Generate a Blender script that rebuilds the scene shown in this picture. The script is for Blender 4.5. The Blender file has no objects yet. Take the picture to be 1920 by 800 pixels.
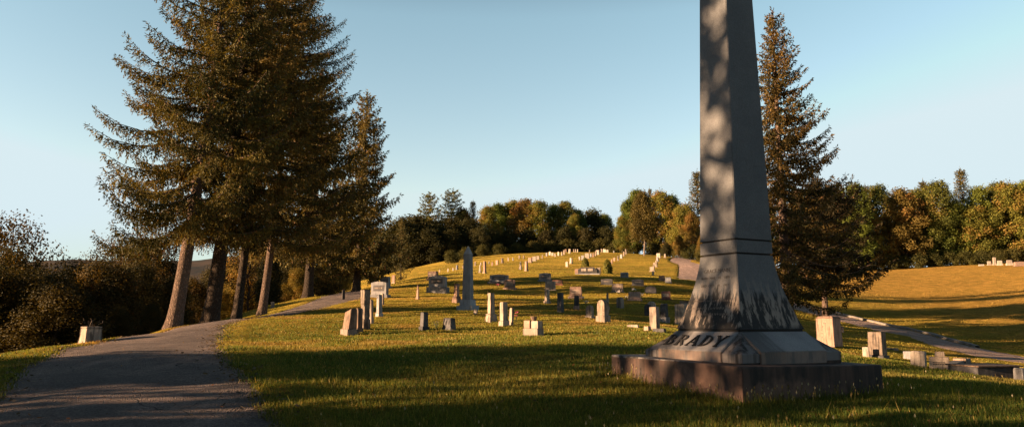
import bpy, bmesh, math, random
import numpy as np
from mathutils import Vector, Matrix, Euler
from math import radians as rad, sin, cos, tan, atan, pi, sqrt, atan2

random.seed(7)
rng = np.random.default_rng(7)
col = bpy.context.scene.collection

# ------------------------------------------------------------------ camera model (1920 wide photo)
F = 1430.0
PITCH = atan(200 / F)


def ray(px, py):
    x = (px - 960) / F
    v = (400 - py) / F
    return np.array([x, cos(PITCH) - v * sin(PITCH), sin(PITCH) + v * cos(PITCH)])


def P(px, py, Y):
    d = ray(px, py)
    return d * (Y / d[1])


# ------------------------------------------------------------------ terrain
PIX = [(600, 800, 7.9), (960, 800, 7.9), (1400, 800, 7.9), (1900, 800, 7.6), (150, 800, 7.9),
       (1392, 758, 8.95), (1147, 711, 10.4), (1657, 735, 10.7), (1850, 745, 10.5), (60, 745, 9.8),
       (700, 660, 15.3), (1000, 660, 15.3), (1150, 645, 16.5), (415, 672, 13.7), (80, 672, 13.7),
       (250, 640, 18.5), (420, 640, 18.5), (375, 608, 26), (440, 601, 28.5), (327, 608, 26.5), (480, 598, 30),
       (600, 628, 21), (655, 628, 20.5), (1000, 630, 20), (835, 618, 22), (700, 616, 22.5), (945, 612, 23.5),
       (1125, 603, 26), (1230, 618, 21), (560, 583, 33), (610, 567, 39), (655, 553, 46), (700, 590, 29),
       (575, 557, 46), (875, 580, 33), (1050, 583, 32), (1200, 572, 37), (1090, 558, 45), (955, 541, 52),
       (820, 545, 50), (715, 560, 42), (1160, 547, 50), (1250, 560, 42), (1100, 513, 76), (1200, 519, 70), (1000, 500, 97),
       (740, 531, 62), (800, 518, 78), (850, 508, 95), (950, 492, 115), (1060, 476, 138), (1170, 474, 145), (1225, 478, 140),
       (1226, 505, 92), (1290, 525, 62), (1280, 491, 108), (1350, 560, 48), (1350, 500, 95),
       (1510, 583, 55), (1560, 650, 29), (1645, 672, 26.5), (1770, 691, 25), (1870, 706, 23.5), (1700, 628, 38),
       (1850, 672, 30.5), (1915, 690, 26), (1490, 600, 45), (1610, 597, 54), (1700, 622, 46), (1860, 655, 39),
       (1650, 560, 68), (1850, 580, 60), (1920, 600, 53), (1560, 542, 82), (1560, 514, 120), (1700, 506, 115),
       (1850, 498, 112), (1920, 496, 110), (1800, 540, 82), (0, 657, 15), (170, 632, 19.5), (1480, 530, 85), (1450, 505, 120)]
RAW = [(-15, 15, -2.6), (-15, 21, -2.4), (-17, 28, -2.2), (-17.5, 36, -1.6), (-18, 46, -.2), (-21, 20, -4.6), (-22, 35, -4.2), (-26, 55, -2.5),
       (-36, 30, -8), (-42, 60, -8), (-60, 60, -11), (-60, 20, -11), (-22, 75, .8), (-30, 100, 1.5), (-24, 110, 5), (-45, 100, -4),
       (0, 0, -1.5), (-10, 0, -1.9), (10, 0, -1.9), (20, 10, -2.1), (24, 20, -2.3), (0, -20, -2.4), (20, -20, -3), (-20, 0, -3.4), (-20, -20, -4.2),
       (-45, -20, -8), (60, -20, -4), (50, 30, -1.0), (70, 50, 3.2), (85, 90, 8), (80, 130, 9.5), (40, 160, 11.5), (20, 185, 14),
       (-15, 160, 12), (0, 185, 14), (-60, 140, -3), (-50, 190, 3), (80, 190, 10), (120, 150, 9.5), (-30, 170, 8), (0, 240, 13), (60, 240, 11),
       (-80, 0, -13), (-90, 90, -13), (-100, 180, -10), (-100, -60, -13), (100, -60, -8), (120, 40, 4), (0, -80, -5), (-110, 260, -8), (130, 260, 6)]
CP = np.array([P(*p) for p in PIX] + [np.array(p, float) for p in RAW])


def tps(r2):
    return np.where(r2 > 1e-9, r2 * np.log(r2 + 1e-12), 0.0)


def _fit(cp, lam):
    n = len(cp)
    xy = cp[:, :2] / 50.0
    d2 = ((xy[:, None] - xy[None]) ** 2).sum(-1)
    A = np.zeros((n + 3, n + 3))
    A[:n, :n] = tps(d2) + np.eye(n) * lam
    A[:n, n] = 1
    A[:n, n + 1:] = xy
    A[n, :n] = 1
    A[n + 1:, :n] = xy.T
    b = np.zeros(n + 3)
    b[:n] = cp[:, 2]
    return xy, np.linalg.solve(A, b)


_cxy, _w = _fit(CP, 0.004)


def sstep(a, b, x):
    t = np.clip((x - a) / (b - a), 0, 1)
    return t * t * (3 - 2 * t)


def bumps(x, y):
    return (.018 * np.sin(x * 1.7 + 1.3 * np.sin(y * .9)) * np.sin(y * 1.9 + .7 * np.sin(x * 1.1)) +
            .012 * np.sin(x * 4.1 + y * 1.3) * np.sin(y * 3.7 - x * .8) + .03 * np.sin(x * .53 + 2) * np.sin(y * .47))


def hz(x, y):
    x = np.atleast_1d(np.asarray(x, float))
    y = np.atleast_1d(np.asarray(y, float))
    out = np.empty(x.shape)
    xs = np.stack([x.ravel(), y.ravel()], 1) / 50.0
    o = out.ravel()
    n = len(_cxy)
    for i in range(0, len(xs), 40000):
        q = xs[i:i + 40000]
        d2 = ((q[:, None] - _cxy[None]) ** 2).sum(-1)
        o[i:i + 40000] = tps(d2) @ _w[:n] + _w[n] + q @ _w[n + 1:]
    r = np.sqrt(x * x + (y - 60) ** 2)
    k = sstep(190, 420, r)
    out = o.reshape(x.shape)
    out = out * (1 - k) + (-14.0) * k
    return out + bumps(x, y) * (1 - k)


def h1(x, y):
    return float(hz(x, y)[0])


def G(px, py, Ymin=5.0, Ymax=190.0):
    """first hit of the photo ray with the terrain"""
    d = ray(px, py)
    ys = np.exp(np.linspace(math.log(Ymin), math.log(Ymax), 900))
    s = ys / d[1]
    gap = d[2] * s - hz(d[0] * s, ys)
    idx = np.where(gap <= 0)[0]
    if len(idx) == 0:
        i = int(np.argmin(gap))
        Y = ys[i]
        X = d[0] * Y / d[1]
        return Vector((X, Y, h1(X, Y)))
    i = idx[0]
    if i == 0:
        Y = ys[0]
    else:
        a, b = gap[i - 1], gap[i]
        Y = ys[i - 1] + (ys[i] - ys[i - 1]) * a / (a - b)
    X = d[0] * Y / d[1]
    return Vector((X, Y, h1(X, Y)))


# ------------------------------------------------------------------ object helpers
def tag(o, label=None, cat=None, group=None, kind=None):
    if label: o['label'] = label
    if cat: o['category'] = cat
    if group: o['group'] = group
    if kind: o['kind'] = kind
    return o


def empty(name, loc, rz=0.0):
    o = bpy.data.objects.new(name, None)
    o.empty_display_size = .2
    o.location = loc
    o.rotation_euler = (0, 0, rz)
    col.objects.link(o)
    return o


def link(name, me, mat=None, parent=None):
    if mat and len(me.materials) == 0:
        me.materials.append(mat)
    o = bpy.data.objects.new(name, me)
    col.objects.link(o)
    if parent: o.parent = parent
    return o


def npmesh(name, V, loops, starts, smooth=False, colors=None):
    """V (n,3); loops flat index array; starts polygon starts"""
    me = bpy.data.meshes.new(name)
    V = np.asarray(V, np.float32)
    loops = np.asarray(loops, np.int32)
    starts = np.asarray(starts, np.int32)
    me.vertices.add(len(V))
    me.vertices.foreach_set('co', V.ravel())
    me.loops.add(len(loops))
    me.loops.foreach_set('vertex_index', loops)
    me.polygons.add(len(starts))
    me.polygons.foreach_set('loop_start', starts)
    if smooth:
        me.polygons.foreach_set('use_smooth', np.ones(len(starts), bool))
    me.update(calc_edges=True)
    if colors is not None:
        a = me.attributes.new('tint', 'FLOAT_COLOR', 'POINT')
        c = np.ones((len(V), 4), np.float32)
        c[:, :3] = colors
        a.data.foreach_set('color', c.ravel())
    return me


def quadmesh(name, V, nq, colors=None, smooth=False):
    loops = np.arange(nq * 4)
    return npmesh(name, V, loops, np.arange(nq) * 4, smooth, colors)


class MB:
    weather = 0.0

    def __init__(self):
        self.bm = bmesh.new()

    def hull8(self, pts, bevel=0.0, seg=2):
        """8 points: bottom ring (4, ccw) then top ring (4)"""
        b = bmesh.new()
        v = [b.verts.new(p) for p in pts]
        for f in ((3, 2, 1, 0), (4, 5, 6, 7), (0, 1, 5, 4), (1, 2, 6, 5), (2, 3, 7, 6), (3, 0, 4, 7)):
            b.faces.new([v[i] for i in f])
        if bevel > 0:
            bmesh.ops.bevel(b, geom=list(b.edges), offset=bevel, segments=seg, affect='EDGES', profile=.6)
        self._merge(b)
        return self

    def box(self, w, d, z0, z1, cx=0, cy=0, top=1.0, topd=None, bevel=0.0, dx=0, dy=0, seg=2):
        td = top if topd is None else topd
        a = [(cx - w / 2, cy - d / 2, z0), (cx + w / 2, cy - d / 2, z0), (cx + w / 2, cy + d / 2, z0), (cx - w / 2, cy + d / 2, z0)]
        c = [(cx + dx - w * top / 2, cy + dy - d * td / 2, z1), (cx + dx + w * top / 2, cy + dy - d * td / 2, z1),
             (cx + dx + w * top / 2, cy + dy + d * td / 2, z1), (cx + dx - w * top / 2, cy + dy + d * td / 2, z1)]
        return self.hull8(a + c, bevel, seg)

    def _merge(self, b):
        me = bpy.data.meshes.new('tmp')
        b.to_mesh(me)
        b.free()
        self.bm.from_mesh(me)
        bpy.data.meshes.remove(me)

    def prism(self, outline, d, cy=0, bevel=0.0, seg=2):
        """outline in (x,z), extruded along y by d"""
        b = bmesh.new()
        f = b.faces.new([b.verts.new((x, cy - d / 2, z)) for x, z in outline])
        r = bmesh.ops.extrude_face_region(b, geom=[f])
        bmesh.ops.translate(b, vec=(0, d, 0), verts=[e for e in r['geom'] if isinstance(e, bmesh.types.BMVert)])
        bmesh.ops.recalc_face_normals(b, faces=b.faces)
        if bevel > 0:
            ed = [e for e in b.edges if e.calc_face_angle(0) > .6]
            bmesh.ops.bevel(b, geom=ed, offset=bevel, segments=seg, affect='EDGES', profile=.6)
        self._merge(b)
        return self

    def lathe(self, prof, n=16, cx=0, cy=0):
        b = bmesh.new()
        rings = []
        for r, z in prof:
            rings.append([b.verts.new((cx + r * cos(2 * pi * i / n), cy + r * sin(2 * pi * i / n), z)) for i in range(n)])
        for k in range(len(rings) - 1):
            for i in range(n):
                j = (i + 1) % n
                b.faces.new((rings[k][i], rings[k][j], rings[k + 1][j], rings[k + 1][i]))
        b.faces.new(rings[-1])
        b.faces.new(list(reversed(rings[0])))
        self._merge(b)
        return self

    def levels(self, lv, n_sides=4):
        """square section stack: [(halfwidth, z)]"""
        b = bmesh.new()
        rings = []
        for w, z in lv:
            rings.append([b.verts.new(p) for p in ((-w, -w, z), (w, -w, z), (w, w, z), (-w, w, z))])
        for k in range(len(rings) - 1):
            for i in range(4):
                j = (i + 1) % 4
                b.faces.new((rings[k][i], rings[k][j], rings[k + 1][j], rings[k + 1][i]))
        b.faces.new(rings[-1])
        b.faces.new(list(reversed(rings[0])))
        self._merge(b)
        return self

    def rough(self, amt, cuts=2, seed=0):
        """broken, rock-faced surface"""
        bmesh.ops.subdivide_edges(self.bm, edges=list(self.bm.edges), cuts=cuts, use_grid_fill=True)
        r = random.Random(seed)
        for v in self.bm.verts:
            v.co += Vector((r.uniform(-1, 1), r.uniform(-1, 1), r.uniform(-1, 1) * .6)) * amt
        return self

    def mesh(self, name, smooth=False):
        me = bpy.data.meshes.new(name)
        self.bm.to_mesh(me)
        self.bm.free()
        if smooth:
            for p in me.polygons: p.use_smooth = True
        return me

    def build(self, name, mat, parent=None, smooth=False):
        if MB.weather > 0 and len(self.bm.faces) < 120:
            bmesh.ops.subdivide_edges(self.bm, edges=[e for e in self.bm.edges if e.calc_length() > MB.weather * 6], cuts=2, use_grid_fill=True)
            for v in self.bm.verts:
                v.co += Vector((random.uniform(-1, 1), random.uniform(-1, 1), random.uniform(-1, 1))) * MB.weather
        return link(name, self.mesh(name, smooth), mat, parent)


# ------------------------------------------------------------------ materials
def newmat(name):
    m = bpy.data.materials.new(name)
    m.use_nodes = True
    nt = m.node_tree
    for n in list(nt.nodes): nt.nodes.remove(n)
    out = nt.nodes.new('ShaderNodeOutputMaterial')
    return m, nt, out


class NT:
    def __init__(self, nt):
        self.nt = nt

    def n(self, typ, ins=None, **kw):
        nd = self.nt.nodes.new(typ)
        for k, v in kw.items(): setattr(nd, k, v)
        for k, v in (ins or {}).items():
            s = nd.inputs[k]
            if isinstance(v, bpy.types.NodeSocket):
                self.nt.links.new(v, s)
            else:
                s.default_value = v
        return nd

    def l(self, a, b):
        self.nt.links.new(a, b)

    def noise(self, vec, scale, detail=4, rough=.55, dim='3D'):
        return self.n('ShaderNodeTexNoise', {'Vector': vec, 'Scale': scale, 'Detail': detail, 'Roughness': rough}).outputs[0]

    def ramp(self, fac, stops):
        r = self.n('ShaderNodeValToRGB', {'Fac': fac})
        e = r.color_ramp.elements
        while len(e) < len(stops): e.new(.5)
        for i, (p, c) in enumerate(stops):
            e[i].position = p
            e[i].color = (*c, 1) if len(c) == 3 else c
        return r.outputs[0]

    def math(self, op, a, b=0.0, c=0.0, clamp=False):
        m = self.n('ShaderNodeMath', operation=op, use_clamp=clamp)
        for i, v in enumerate((a, b, c)):
            if isinstance(v, bpy.types.NodeSocket):
                self.l(v, m.inputs[i])
            else:
                m.inputs[i].default_value = v
        return m.outputs[0]

    def mix(self, fac, a, b, blend='MIX'):
        m = self.n('ShaderNodeMix', data_type='RGBA', blend_type=blend)
        for i, v in ((0, fac), (6, a), (7, b)):
            if isinstance(v, bpy.types.NodeSocket):
                self.l(v, m.inputs[i])
            else:
                m.inputs[i].default_value = v if not isinstance(v, tuple) else (*v[:3], 1)
        return m.outputs[2]

    def mapping(self, vec, scale=(1, 1, 1), loc=(0, 0, 0)):
        return self.n('ShaderNodeMapping', {'Vector': vec, 'Scale': scale, 'Location': loc}).outputs[0]

    def maprange(self, v, a, b, c=0.0, d=1.0, smooth=True):
        return self.n('ShaderNodeMapRange', {'Value': v, 'From Min': a, 'From Max': b, 'To Min': c, 'To Max': d},
                      interpolation_type='SMOOTHSTEP' if smooth else 'LINEAR').outputs[0]


def stone_mat(name, c1, c2, stain=(.03, .027, .024), stain_amt=.55, grain=90, rough=.85):
    m, nt, out = newmat(name)
    N = NT(nt)
    tc = N.n('ShaderNodeTexCoord')
    oi = N.n('ShaderNodeObjectInfo')
    geo = N.n('ShaderNodeNewGeometry')
    off = N.n('ShaderNodeVectorMath', {0: geo.outputs['Position']}, operation='ADD').outputs[0]
    big = N.noise(N.mapping(off, (2.2, 2.2, 2.2)), 1.6, 5, .6)
    fine = N.noise(off, grain, 2, .6)
    base = N.mix(N.maprange(big, .32, .68), c1, c2)
    base = N.mix(.35, base, N.mix(N.maprange(fine, .35, .65), (.35, .35, .35), (1.25, 1.25, 1.25)), 'MULTIPLY')
    streak = N.noise(N.mapping(off, (9, 9, .9)), 1.5, 4, .62)
    sf = N.math('MULTIPLY', N.maprange(streak, .46, .66), stain_amt)
    base = N.mix(sf, base, stain)
    lich = N.maprange(N.noise(off, 6.5, 4, .7), .6, .7)
    base = N.mix(N.math('MULTIPLY', lich, .5), base, tuple(min(.8, c * 1.35) for c in c2))
    v = N.maprange(oi.outputs['Random'], 0, 1, .62, 1.2, False)
    base = N.mix(1.0, base, N.n('ShaderNodeCombineColor', {0: v, 1: v, 2: v}).outputs[0], 'MULTIPLY')
    bp = N.n('ShaderNodeBump', {'Height': N.math('ADD', N.noise(off, 24, 5, .65), N.math('MULTIPLY', fine, .4)), 'Strength': .5, 'Distance': .02})
    b = N.n('ShaderNodeBsdfPrincipled', {'Base Color': base, 'Roughness': rough, 'Normal': bp.outputs[0]})
    b.inputs['Specular IOR Level'].default_value = .25
    N.l(b.outputs[0], out.inputs[0])
    return m


M = {}
M['pale'] = stone_mat('pale_marble', (0.256, 0.211, 0.175), (0.332, 0.280, 0.230), stain_amt=.75)
M['white'] = stone_mat('white_marble', (0.353, 0.305, 0.258), (0.417, 0.363, 0.313), stain_amt=.6)
M['pink'] = stone_mat('pinkish_granite', (0.246, 0.162, 0.125), (0.310, 0.211, 0.166), stain_amt=.6)
M['red'] = stone_mat('red_granite', (0.162, 0.068, 0.053), (0.224, 0.105, 0.074), stain_amt=.3)
M['brown'] = stone_mat('brown_sandstone', (0.150, 0.099, 0.074), (0.236, 0.169, 0.124), stain_amt=.75)
M['grey'] = stone_mat('grey_granite', (0.187, 0.192, 0.205), (0.252, 0.257, 0.267), stain_amt=.4)
M['slate'] = stone_mat('blue_slate_granite', (.25, .275, .31), (.32, .345, .375), stain_amt=.3)
M['dark'] = stone_mat('dark_granite', (.045, .045, .05), (.10, .10, .105), stain_amt=.5)
M['stained'] = stone_mat('stained_marble', (0.119, 0.094, 0.073), (0.267, 0.216, 0.175), stain_amt=.85)


def foliage_mat(name, sat=1.0, trans=.35, tint=(1, 1, 1), zdark=None):
    m, nt, out = newmat(name)
    N = NT(nt)
    at = N.n('ShaderNodeAttribute', attribute_name='tint')
    oi = N.n('ShaderNodeObjectInfo')
    hv = N.n('ShaderNodeHueSaturation', {'Color': at.outputs['Color'], 'Hue': N.maprange(oi.outputs['Random'], 0, 1, .485, .513, False), 'Saturation': sat,
                                        'Value': N.maprange(oi.outputs['Random'], 0, 1, 1.15, .85, False)})
    c = N.mix(1.0, hv.outputs[0], tint, 'MULTIPLY')
    d = N.n('ShaderNodeBsdfPrincipled', {'Base Color': c, 'Roughness': .7})
    d.inputs['Specular IOR Level'].default_value = .15
    t = N.n('ShaderNodeBsdfTranslucent', {'Color': N.mix(1.0, c, (1.5, 1.25, .5), 'MULTIPLY')})
    mx = N.n('ShaderNodeMixShader', {0: trans, 1: d.outputs[0], 2: t.outputs[0]})
    N.l(mx.outputs[0], out.inputs[0])
    return m


M['needle'] = foliage_mat('spruce_needles', trans=.22)
M['leaf'] = foliage_mat('tree_leaves', trans=.3)
M['grass'] = foliage_mat('grass_blades', trans=.35)


def bark_mat(name, c1, c2, sc=1.0):
    m, nt, out = newmat(name)
    N = NT(nt)
    tc = N.n('ShaderNodeTexCoord')
    p = N.n('ShaderNodeNewGeometry').outputs['Position']
    v = N.n('ShaderNodeTexVoronoi', {'Vector': N.n('ShaderNodeVectorMath', {0: N.mapping(p, (17 * sc, 17 * sc, 6 * sc)), 1: N.n('ShaderNodeVectorMath', {0: N.n('ShaderNodeTexNoise', {'Vector': p, 'Scale': 7.0, 'Detail': 3.0}).outputs[1], 'Scale': 2.2}, operation='SCALE').outputs[0]}, operation='ADD').outputs[0], 'Scale': 1.0, 'Randomness': 1.0}, feature='DISTANCE_TO_EDGE')
    n = N.noise(N.mapping(p, (1, 1, .4)), 18 * sc, 5, .7)
    k = N.math('MULTIPLY', N.maprange(v.outputs['Distance'], 0, .22), N.maprange(n, .25, .65))
    c = N.mix(k, c1, c2)
    bp = N.n('ShaderNodeBump', {'Height': k, 'Strength': 1.0, 'Distance': .06})
    b = N.n('ShaderNodeBsdfPrincipled', {'Base Color': c, 'Roughness': .95, 'Normal': bp.outputs[0]})
    b.inputs['Specular IOR Level'].default_value = .1
    N.l(b.outputs[0], out.inputs[0])
    return m


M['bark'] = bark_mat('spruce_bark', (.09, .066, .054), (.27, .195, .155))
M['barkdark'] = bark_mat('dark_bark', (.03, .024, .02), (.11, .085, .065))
M['barkpale'] = bark_mat('pale_bark', (.15, .12, .1), (.42, .35, .29))


def ground_mat():
    m, nt, out = newmat('lawn_ground')
    N = NT(nt)
    p = N.n('ShaderNodeNewGeometry').outputs['Position']
    a = N.noise(p, .16, 5, .6)
    b_ = N.noise(p, 1.1, 5, .65)
    f = N.noise(p, 14, 5, .75)
    f2 = N.noise(N.mapping(p, (1, 1, 1)), 55, 3, .7)
    c = N.mix(N.maprange(a, .3, .7), (.175, .155, .03), (.38, .28, .052))
    c = N.mix(N.math('MULTIPLY', N.maprange(b_, .45, .75), .7), c, (.52, .29, .08))
    c = N.mix(N.math('MULTIPLY', N.maprange(f, .52, .66), .75), c, (.10, .08, .018))
    c = N.mix(N.math('MULTIPLY', N.maprange(f2, .5, .7), .5), c, (.05, .042, .012))
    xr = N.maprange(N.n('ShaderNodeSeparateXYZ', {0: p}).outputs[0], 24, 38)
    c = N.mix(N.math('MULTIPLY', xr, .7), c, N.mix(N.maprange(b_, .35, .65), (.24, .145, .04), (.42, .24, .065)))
    h = N.math('ADD', N.math('MULTIPLY', f, 1.0), N.math('MULTIPLY', f2, .5))
    bp = N.n('ShaderNodeBump', {'Height': h, 'Strength': 1.0, 'Distance': .16})
    bs = N.n('ShaderNodeBsdfPrincipled', {'Base Color': c, 'Roughness': 1.0, 'Normal': bp.outputs[0]})
    bs.inputs['Specular IOR Level'].default_value = .0
    N.l(bs.outputs[0], out.inputs[0])
    return m


M['ground'] = ground_mat()


def asphalt_mat(name, c1, c2):
    m, nt, out = newmat(name)
    N = NT(nt)
    p = N.n('ShaderNodeNewGeometry').outputs['Position']
    big = N.noise(p, .9, 5, .6)
    st = N.noise(N.mapping(p, (1.6, .35, 1)), 1.4, 4, .6)
    gr = N.n('ShaderNodeTexVoronoi', {'Vector': p, 'Scale': 48.0}, feature='F1')
    fine = N.noise(p, 120, 2, .7)
    c = N.mix(N.maprange(big, .3, .7), c1, c2)
    c = N.mix(N.math('MULTIPLY', N.maprange(st, .45, .7), .5), c, tuple(x * 1.5 for x in c2))
    c = N.mix(.6, c, N.mix(N.maprange(gr.outputs['Color'], 0, 1), (.35, .35, .35), (1.9, 1.85, 1.8)), 'MULTIPLY')
    cr = N.n('ShaderNodeTexVoronoi', {'Vector': N.n('ShaderNodeVectorMath', {0: p, 1: N.n('ShaderNodeVectorMath', {0: N.n('ShaderNodeTexNoise', {'Vector': p, 'Scale': 1.5}).outputs[1], 1: (.5, .5, .5)}, operation='MULTIPLY').outputs[0]}, operation='ADD').outputs[0], 'Scale': .8}, feature='DISTANCE_TO_EDGE')
    ck = N.math('MULTIPLY', N.maprange(cr.outputs['Distance'], .012, .0), N.maprange(big, .42, .56))
    c = N.mix(ck, c, (.012, .011, .01))
    bp = N.n('ShaderNodeBump', {'Height': N.math('ADD', gr.outputs['Distance'], N.math('ADD', N.math('MULTIPLY', ck, -.6), N.math('MULTIPLY', big, 1.5))), 'Strength': 1.0, 'Distance': .06})
    b = N.n('ShaderNodeBsdfPrincipled', {'Base Color': c, 'Roughness': .95, 'Normal': bp.outputs[0]})
    b.inputs['Specular IOR Level'].default_value = .3
    N.l(b.outputs[0], out.inputs[0])
    return m


M['road'] = asphalt_mat('worn_asphalt', (.10, .082, .078), (.19, .15, .135))
M['road2'] = asphalt_mat('gravelled_asphalt', (.24, .18, .16), (.34, .25, .22))
M['kerb'] = stone_mat('kerb_concrete', (0.161, 0.148, 0.134), (0.207, 0.189, 0.171), stain_amt=.3)


def monument_mat():
    m, nt, out = newmat('monument_granite')
    N = NT(nt)
    p = N.n('ShaderNodeTexCoord').outputs['Object']
    sep = N.n('ShaderNodeSeparateXYZ', {0: p})
    z = sep.outputs[2]
    grain = N.noise(p, 160, 2, .7)
    g2 = N.noise(p, 45, 3, .7)
    big = N.noise(p, 1.4, 5, .6)
    c = N.mix(N.maprange(big, .3, .7), (.096, .103, .113), (.135, .141, .150))
    c = N.mix(.5, c, N.mix(N.maprange(grain, .38, .62), (.6, .6, .61), (1.35, 1.34, 1.33)), 'MULTIPLY')
    c = N.mix(.25, c, N.mix(N.maprange(g2, .38, .62), (.6, .6, .6), (1.3, 1.3, 1.3)), 'MULTIPLY')
    # streak field, long in z
    s1 = N.noise(N.mapping(p, (9, 9, .32)), 1.0, 5, .62)
    s2 = N.noise(N.mapping(p, (26, 26, .5)), 1.0, 3, .6)
    st = N.math('ADD', N.math('MULTIPLY', s1, .7), N.math('MULTIPLY', s2, .3))
    # die: black weathering growing downwards (z 0.80 .. 1.6)
    down = N.maprange(z, 1.66, 1.0)
    zone = N.math('GREATER_THAN', z, .805)
    lim = N.math('SUBTRACT', .70, N.math('MULTIPLY', down, .37))
    k = N.math('MULTIPLY', N.maprange(N.math('SUBTRACT', st, lim), -.03, .09), N.math('MULTIPLY', zone, N.maprange(z, 1.75, 1.5)))
    c = N.mix(N.math('MULTIPLY', k, .93), c, (.012, .012, .013))
    # pale run-off between streaks, low on the die
    pr = N.math('MULTIPLY', N.math('MULTIPLY', N.maprange(st, .50, .42), zone), N.math('MULTIPLY', down, N.maprange(z, .8, .9)))
    c = N.mix(N.math('MULTIPLY', pr, .8), c, (.33, .275, .235))
    # plinth + base: dark brown soot, lighter reddish foot partly painted-in low sun
    zl = N.math('LESS_THAN', z, .425)
    s3 = N.noise(N.mapping(p, (5, 5, .7)), 1.0, 5, .65)
    dk = N.mix(N.maprange(s3, .34, .66), (.015, .014, .014), (.08, .048, .038))
    ft = N.math('ADD', N.noise(p, 2.2, 4, .6), N.maprange(z, .42, .02, 0, .22))
    dk = N.mix(N.maprange(ft, .6, .82), dk, (.16, .095, .07))
    dk = N.mix(N.math('MULTIPLY', N.maprange(N.noise(p, 38, 4, .8), .55, .7), .5), dk, (.05, .04, .035))
    c = N.mix(zl, c, dk)
    # bevelled course: soot on the far left and under the panels
    zb = N.math('MULTIPLY', N.math('GREATER_THAN', z, .425), N.math('LESS_THAN', z, .803))
    c = N.mix(zb, c, N.mix(N.maprange(s1, .42, .62), (.16, .15, .15), (.03, .027, .026)))
    bp = N.n('ShaderNodeBump', {'Height': N.math('ADD', g2, N.math('MULTIPLY', grain, .6)), 'Strength': .35, 'Distance': .012})
    b = N.n('ShaderNodeBsdfPrincipled', {'Base Color': c, 'Roughness': .75, 'Normal': bp.outputs[0]})
    b.inputs['Specular IOR Level'].default_value = .3
    N.l(b.outputs[0], out.inputs[0])
    return m


M['monument'] = monument_mat()


def panel_mat():
    m, nt, out = newmat('monument_panel')
    N = NT(nt)
    p = N.n('ShaderNodeTexCoord').outputs['Object']
    x = N.n('ShaderNodeSeparateXYZ', {0: p}).outputs[0]
    z = N.n('ShaderNodeSeparateXYZ', {0: p}).outputs[2]
    g = N.noise(p, 150, 2, .7)
    s1 = N.noise(N.mapping(p, (7, 1.5, 1.5)), 1.0, 5, .65)
    c = N.mix(N.maprange(N.noise(p, 2.0, 4, .6), .3, .7), (.19, .19, .20), (.27, .265, .27))
    c = N.mix(.6, c, N.mix(N.maprange(g, .38, .62), (.6, .6, .6), (1.35, 1.35, 1.35)), 'MULTIPLY')
    # soot grows to the far (left) end
    soot = N.math('ADD', s1, N.maprange(x, .2, -.55, -.22, .42))
    c = N.mix(N.math('MULTIPLY', N.maprange(soot, .60, .84), .68), c, (.035, .033, .032))
    rust = N.maprange(z, .56, .54)
    c = N.mix(N.math('MULTIPLY', rust, .8), c, N.mix(N.maprange(s1, .4, .6), (.05, .042, .038), (.17, .11, .08)))
    bp = N.n('ShaderNodeBump', {'Height': g, 'Strength': .3, 'Distance': .01})
    b = N.n('ShaderNodeBsdfPrincipled', {'Base Color': c, 'Roughness': .6, 'Normal': bp.outputs[0]})
    N.l(b.outputs[0], out.inputs[0])
    return m


M['panel'] = panel_mat()


def flat_mat(name, c, rough=.8, var=.3, metal=0.0):
    m, nt, out = newmat(name)
    N = NT(nt)
    p = N.n('ShaderNodeTexCoord').outputs['Object']
    n = N.noise(p, 12, 4, .65)
    cc = N.mix(N.maprange(n, .3, .7), tuple(x * (1 - var) for x in c), tuple(min(1, x * (1 + var)) for x in c))
    b = N.n('ShaderNodeBsdfPrincipled', {'Base Color': cc, 'Roughness': rough, 'Metallic': metal})
    N.l(b.outputs[0], out.inputs[0])
    return m


M['panel_dark'] = flat_mat('polished_dark_panel', (.05, .05, .055), rough=.4)
M['panel_warm'] = flat_mat('polished_warm_panel', (.21, .155, .125), rough=.5)
M['letter'] = flat_mat('letter_black', (.014, .014, .015))
M['engrave'] = flat_mat('engraving_shadow', (.04, .036, .034))
M['groove'] = flat_mat('joint_black', (.008, .008, .009))
M['petal_pink'] = flat_mat('pink_petals', (.5, .13, .17))
M['petal_white'] = flat_mat('white_petals', (.75, .68, .62))
M['petal_blue'] = flat_mat('dull_blue_petals', (.06, .06, .1))
M['stem'] = flat_mat('flower_stems', (.05, .07, .02))
M['wood'] = flat_mat('dark_post_wood', (.03, .025, .022))
M['twig'] = flat_mat('dead_twigs', (.16, .12, .1))

# ------------------------------------------------------------------ roads
def catmull(pts, step=.5):
    pts = [np.array(p, float) for p in pts]
    pts = [2 * pts[0] - pts[1]] + pts + [2 * pts[-1] - pts[-2]]
    out = []
    for i in range(1, len(pts) - 2):
        p0, p1, p2, p3 = pts[i - 1:i + 3]
        n = max(2, int(np.linalg.norm((p2 - p1)[:2]) / step))
        for k in range(n):
            t = k / n
            out.append(.5 * ((2 * p1) + (-p0 + p2) * t + (2 * p0 - 5 * p1 + 4 * p2 - p3) * t * t + (-p0 + 3 * p1 - 3 * p2 + p3) * t ** 3))
    out.append(pts[-2])
    return np.array(out)


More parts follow.
